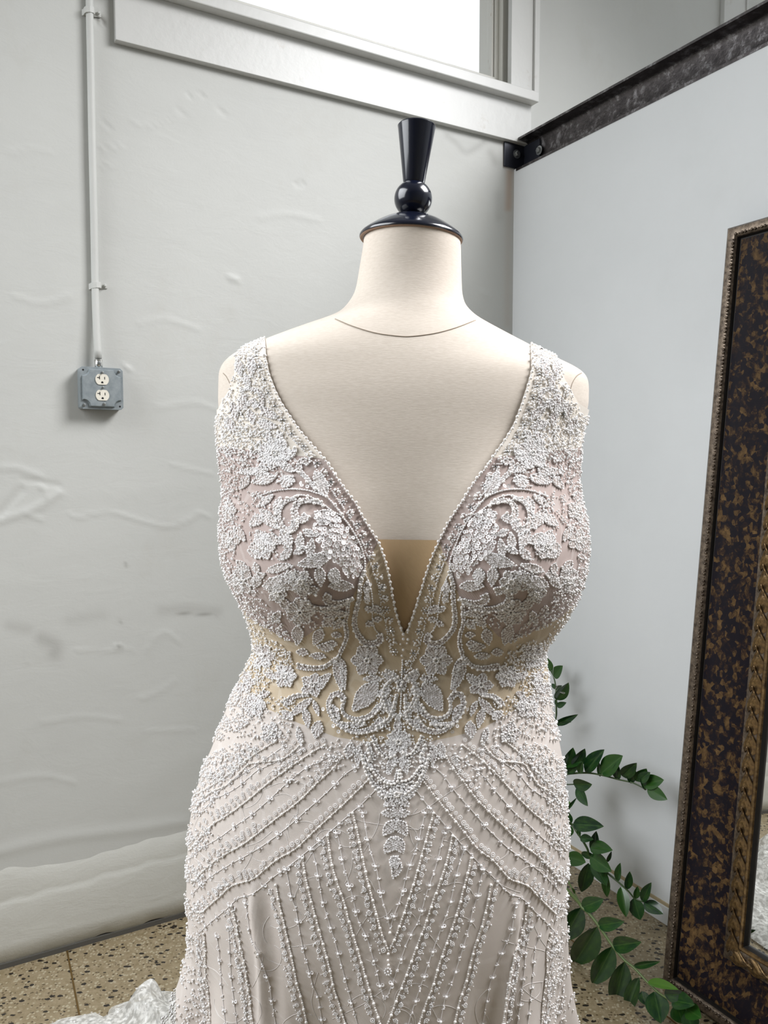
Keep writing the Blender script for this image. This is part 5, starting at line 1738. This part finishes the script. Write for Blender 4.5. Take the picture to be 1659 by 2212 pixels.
def stem(cv, pts, off0, off1, r0, r1, leaves, mat=M_STEM, root=True):
    P = cv(pts)
    S = [at_off(q, off0 + (off1 - off0) * i / max(1, len(P) - 1)) for i, q in enumerate(P)]
    if root:
        s0 = S[0]; base = POT + np.array([rp.uniform(-.04, .04), rp.uniform(-.04, .04), 0.17])
        d = s0 - base
        S = [base, base + d * 0.35 + UPZ * 0.05, base + d * 0.7 + UPZ * 0.05] + S
    C = spline(S, 5)
    st = MB().tube(C, list(np.linspace(r0, r1, len(C))), 8).build('plant_stem', mat, plant, smooth=True)
    sinv = st.matrix_world.inverted()
    px0 = np.array([P[0][0], P[-1][0]]); seg = P
    for lf in leaves:
        bq, tq, w = lf[:3]; pale = len(lf) > 3 and lf[3] == 'p'; dz = rp.uniform(-0.012, 0.018)
        bq, tq = cv([bq])[0], cv([tq])[0]
        d2 = np.hypot(*(P - bq).T); k = int(np.argmin(d2)); off = off0 + (off1 - off0) * k / max(1, len(P) - 1)
        A = at_off(bq, off); Bp = at_off(tq, off + dz)
        Yv = Bp - A; ln = np.linalg.norm(Yv)
        view = CAM - (A + Bp) / 2; dist = np.linalg.norm(view); view /= dist
        wid = w / (4.809 if cv is p4 else 4.894) / F * dist * 1.02
        tw = rp.uniform(-0.45, 0.45)
        X = np.cross(Yv / ln, view); X /= np.linalg.norm(X); Z = np.cross(X, Yv / ln)
        X2 = X * math.cos(tw) + Z * math.sin(tw); Z2 = np.cross(X2, Yv / ln)
        wid /= math.cos(tw)
        place('leaf', zz_pale if pale else zz_me, A, X2 * wid, Yv, Z2 * (0.5 * ln), st, sinv)
        o = bpy.context.scene.collection.objects[-1]


stem(p4, [(85, 770), (105, 600), (100, 430), (85, 330), (50, 240), (10, 190)], 0.09, 0.07, 0.0035, 0.0018,
     [((45, 240), (2, 95), 95), ((75, 300), (172, 183), 108), ((100, 430), (60, 368), 42), ((100, 425), (166, 388), 44), ((105, 535), (232, 358), 118), ((112, 600), (90, 535), 32),
      ((112, 605), (210, 565), 62), ((95, 790), (330, 688), 75), ((95, 808), (262, 768), 36)])
stem(p4, [(170, 1330), (300, 1300), (450, 1298), (600, 1325), (750, 1365), (900, 1400), (1040, 1470)], 0.17, 0.11, 0.0036, 0.0018,
     [((200, 1265), (278, 1033), 135), ((285, 1230), (402, 1043), 115), ((180, 1195), (385, 1190), 108), ((220, 1300), (330, 1225), 60), ((345, 1300), (380, 1180), 70), ((405, 1282), (604, 1054), 135),
      ((560, 1335), (545, 1180), 48), ((575, 1300), (795, 1118), 175), ((740, 1368), (735, 1190), 85), ((790, 1330), (940, 1192), 125), ((880, 1405), (890, 1215), 95), ((930, 1380), (1042, 1252), 115),
      ((960, 1380), (1080, 1290), 100), ((1000, 1410), (1222, 1370), 140), ((1050, 1450), (1258, 1575), 125), ((1030, 1478), (975, 1350), 32)])
stem(p4, [(150, 1415), (220, 1417), (285, 1415)], 0.15, 0.13, 0.0026, 0.0018, [((285, 1412), (476, 1415), 122), ((320, 1440), (432, 1642), 100)])
stem(p4, [(140, 1720), (190, 1700), (215, 1680)], 0.2, 0.2, 0.003, 0.002, [((150, 1640), (256, 1608), 90, 'p'), ((218, 1680), (318, 1553), 30), ((212, 1690), (238, 1835), 100)])
stem(p5, [(230, 80), (330, 190), (430, 350), (470, 450), (640, 610), (760, 710), (870, 810), (940, 890), (1030, 920)], 0.20, 0.12, 0.0045, 0.0018,
     [((285, 98), (608, 124), 150), ((265, 120), (222, 240), 75), ((340, 150), (350, 235), 42), ((360, 250), (500, 260), 80), ((500, 410), (530, 172), 95), ((470, 345), (702, 376), 130), ((500, 420), (370, 415), 70), ((420, 505), (198, 440), 140),
      ((445, 510), (372, 816), 140), ((480, 480), (640, 752), 140), ((465, 440), (692, 598), 160), ((640, 500), (690, 385), 36), ((632, 610), (642, 870), 82), ((752, 700), (785, 508), 66), ((852, 790), (882, 598), 76),
      ((790, 760), (845, 1082), 116), ((945, 888), (965, 755), 60), ((1015, 915), (1112, 716), 88), ((925, 880), (992, 1112), 142), ((1030, 930), (1238, 1050), 122)])
stem(p5, [(150, 560), (240, 720), (300, 830), (370, 960)], 0.30, 0.32, 0.003, 0.002, [((300, 830), (270, 770), 24, 'p')], M_STEMPALE)
stem(p5, [(320, 900), (380, 980), (450, 1040), (560, 1180), (690, 1370), (820, 1530), (930, 1620), (1070, 1770), (1200, 1890), (1400, 2010), (1560, 2090)], 0.36, 0.32, 0.0052, 0.0022,
     [((375, 975), (165, 1332), 205), ((380, 980), (606, 890), 140), ((540, 1180), (288, 1582), 225), ((550, 1170), (825, 1130), 125), ((700, 1390), (490, 1795), 190), ((710, 1385), (1006, 1345), 145),
      ((830, 1550), (710, 2027), 190), ((930, 1598), (1206, 1550), 60), ((985, 1720), (850, 2092), 125), ((1075, 1770), (1398, 1850), 80, 'p'), ((1140, 1870), (1210, 2205), 205), ((1010, 1865), (1060, 2015), 100),
      ((1250, 1900), (1480, 1900), 120), ((1330, 1960), (1570, 2010), 150), ((1380, 2000), (1440, 2210), 170), ((1480, 2050), (1640, 2150), 150), ((1500, 2080), (1540, 2300), 150)], M_STEMPALE)
# loose white thread of the gown caught on a leaf
tp = [at_off(q, 0.10) for q in p4([(75, 200), (70, 290), (120, 340), (115, 390), (95, 430), (110, 450), (190, 462), (180, 472), (130, 455)])]
MB().tube(spline(tp, 4), 0.0004, 5).build('loose_thread', M_CORD, smooth=True, label='fine loose white thread hanging over the upper plant leaves', cat='thread')
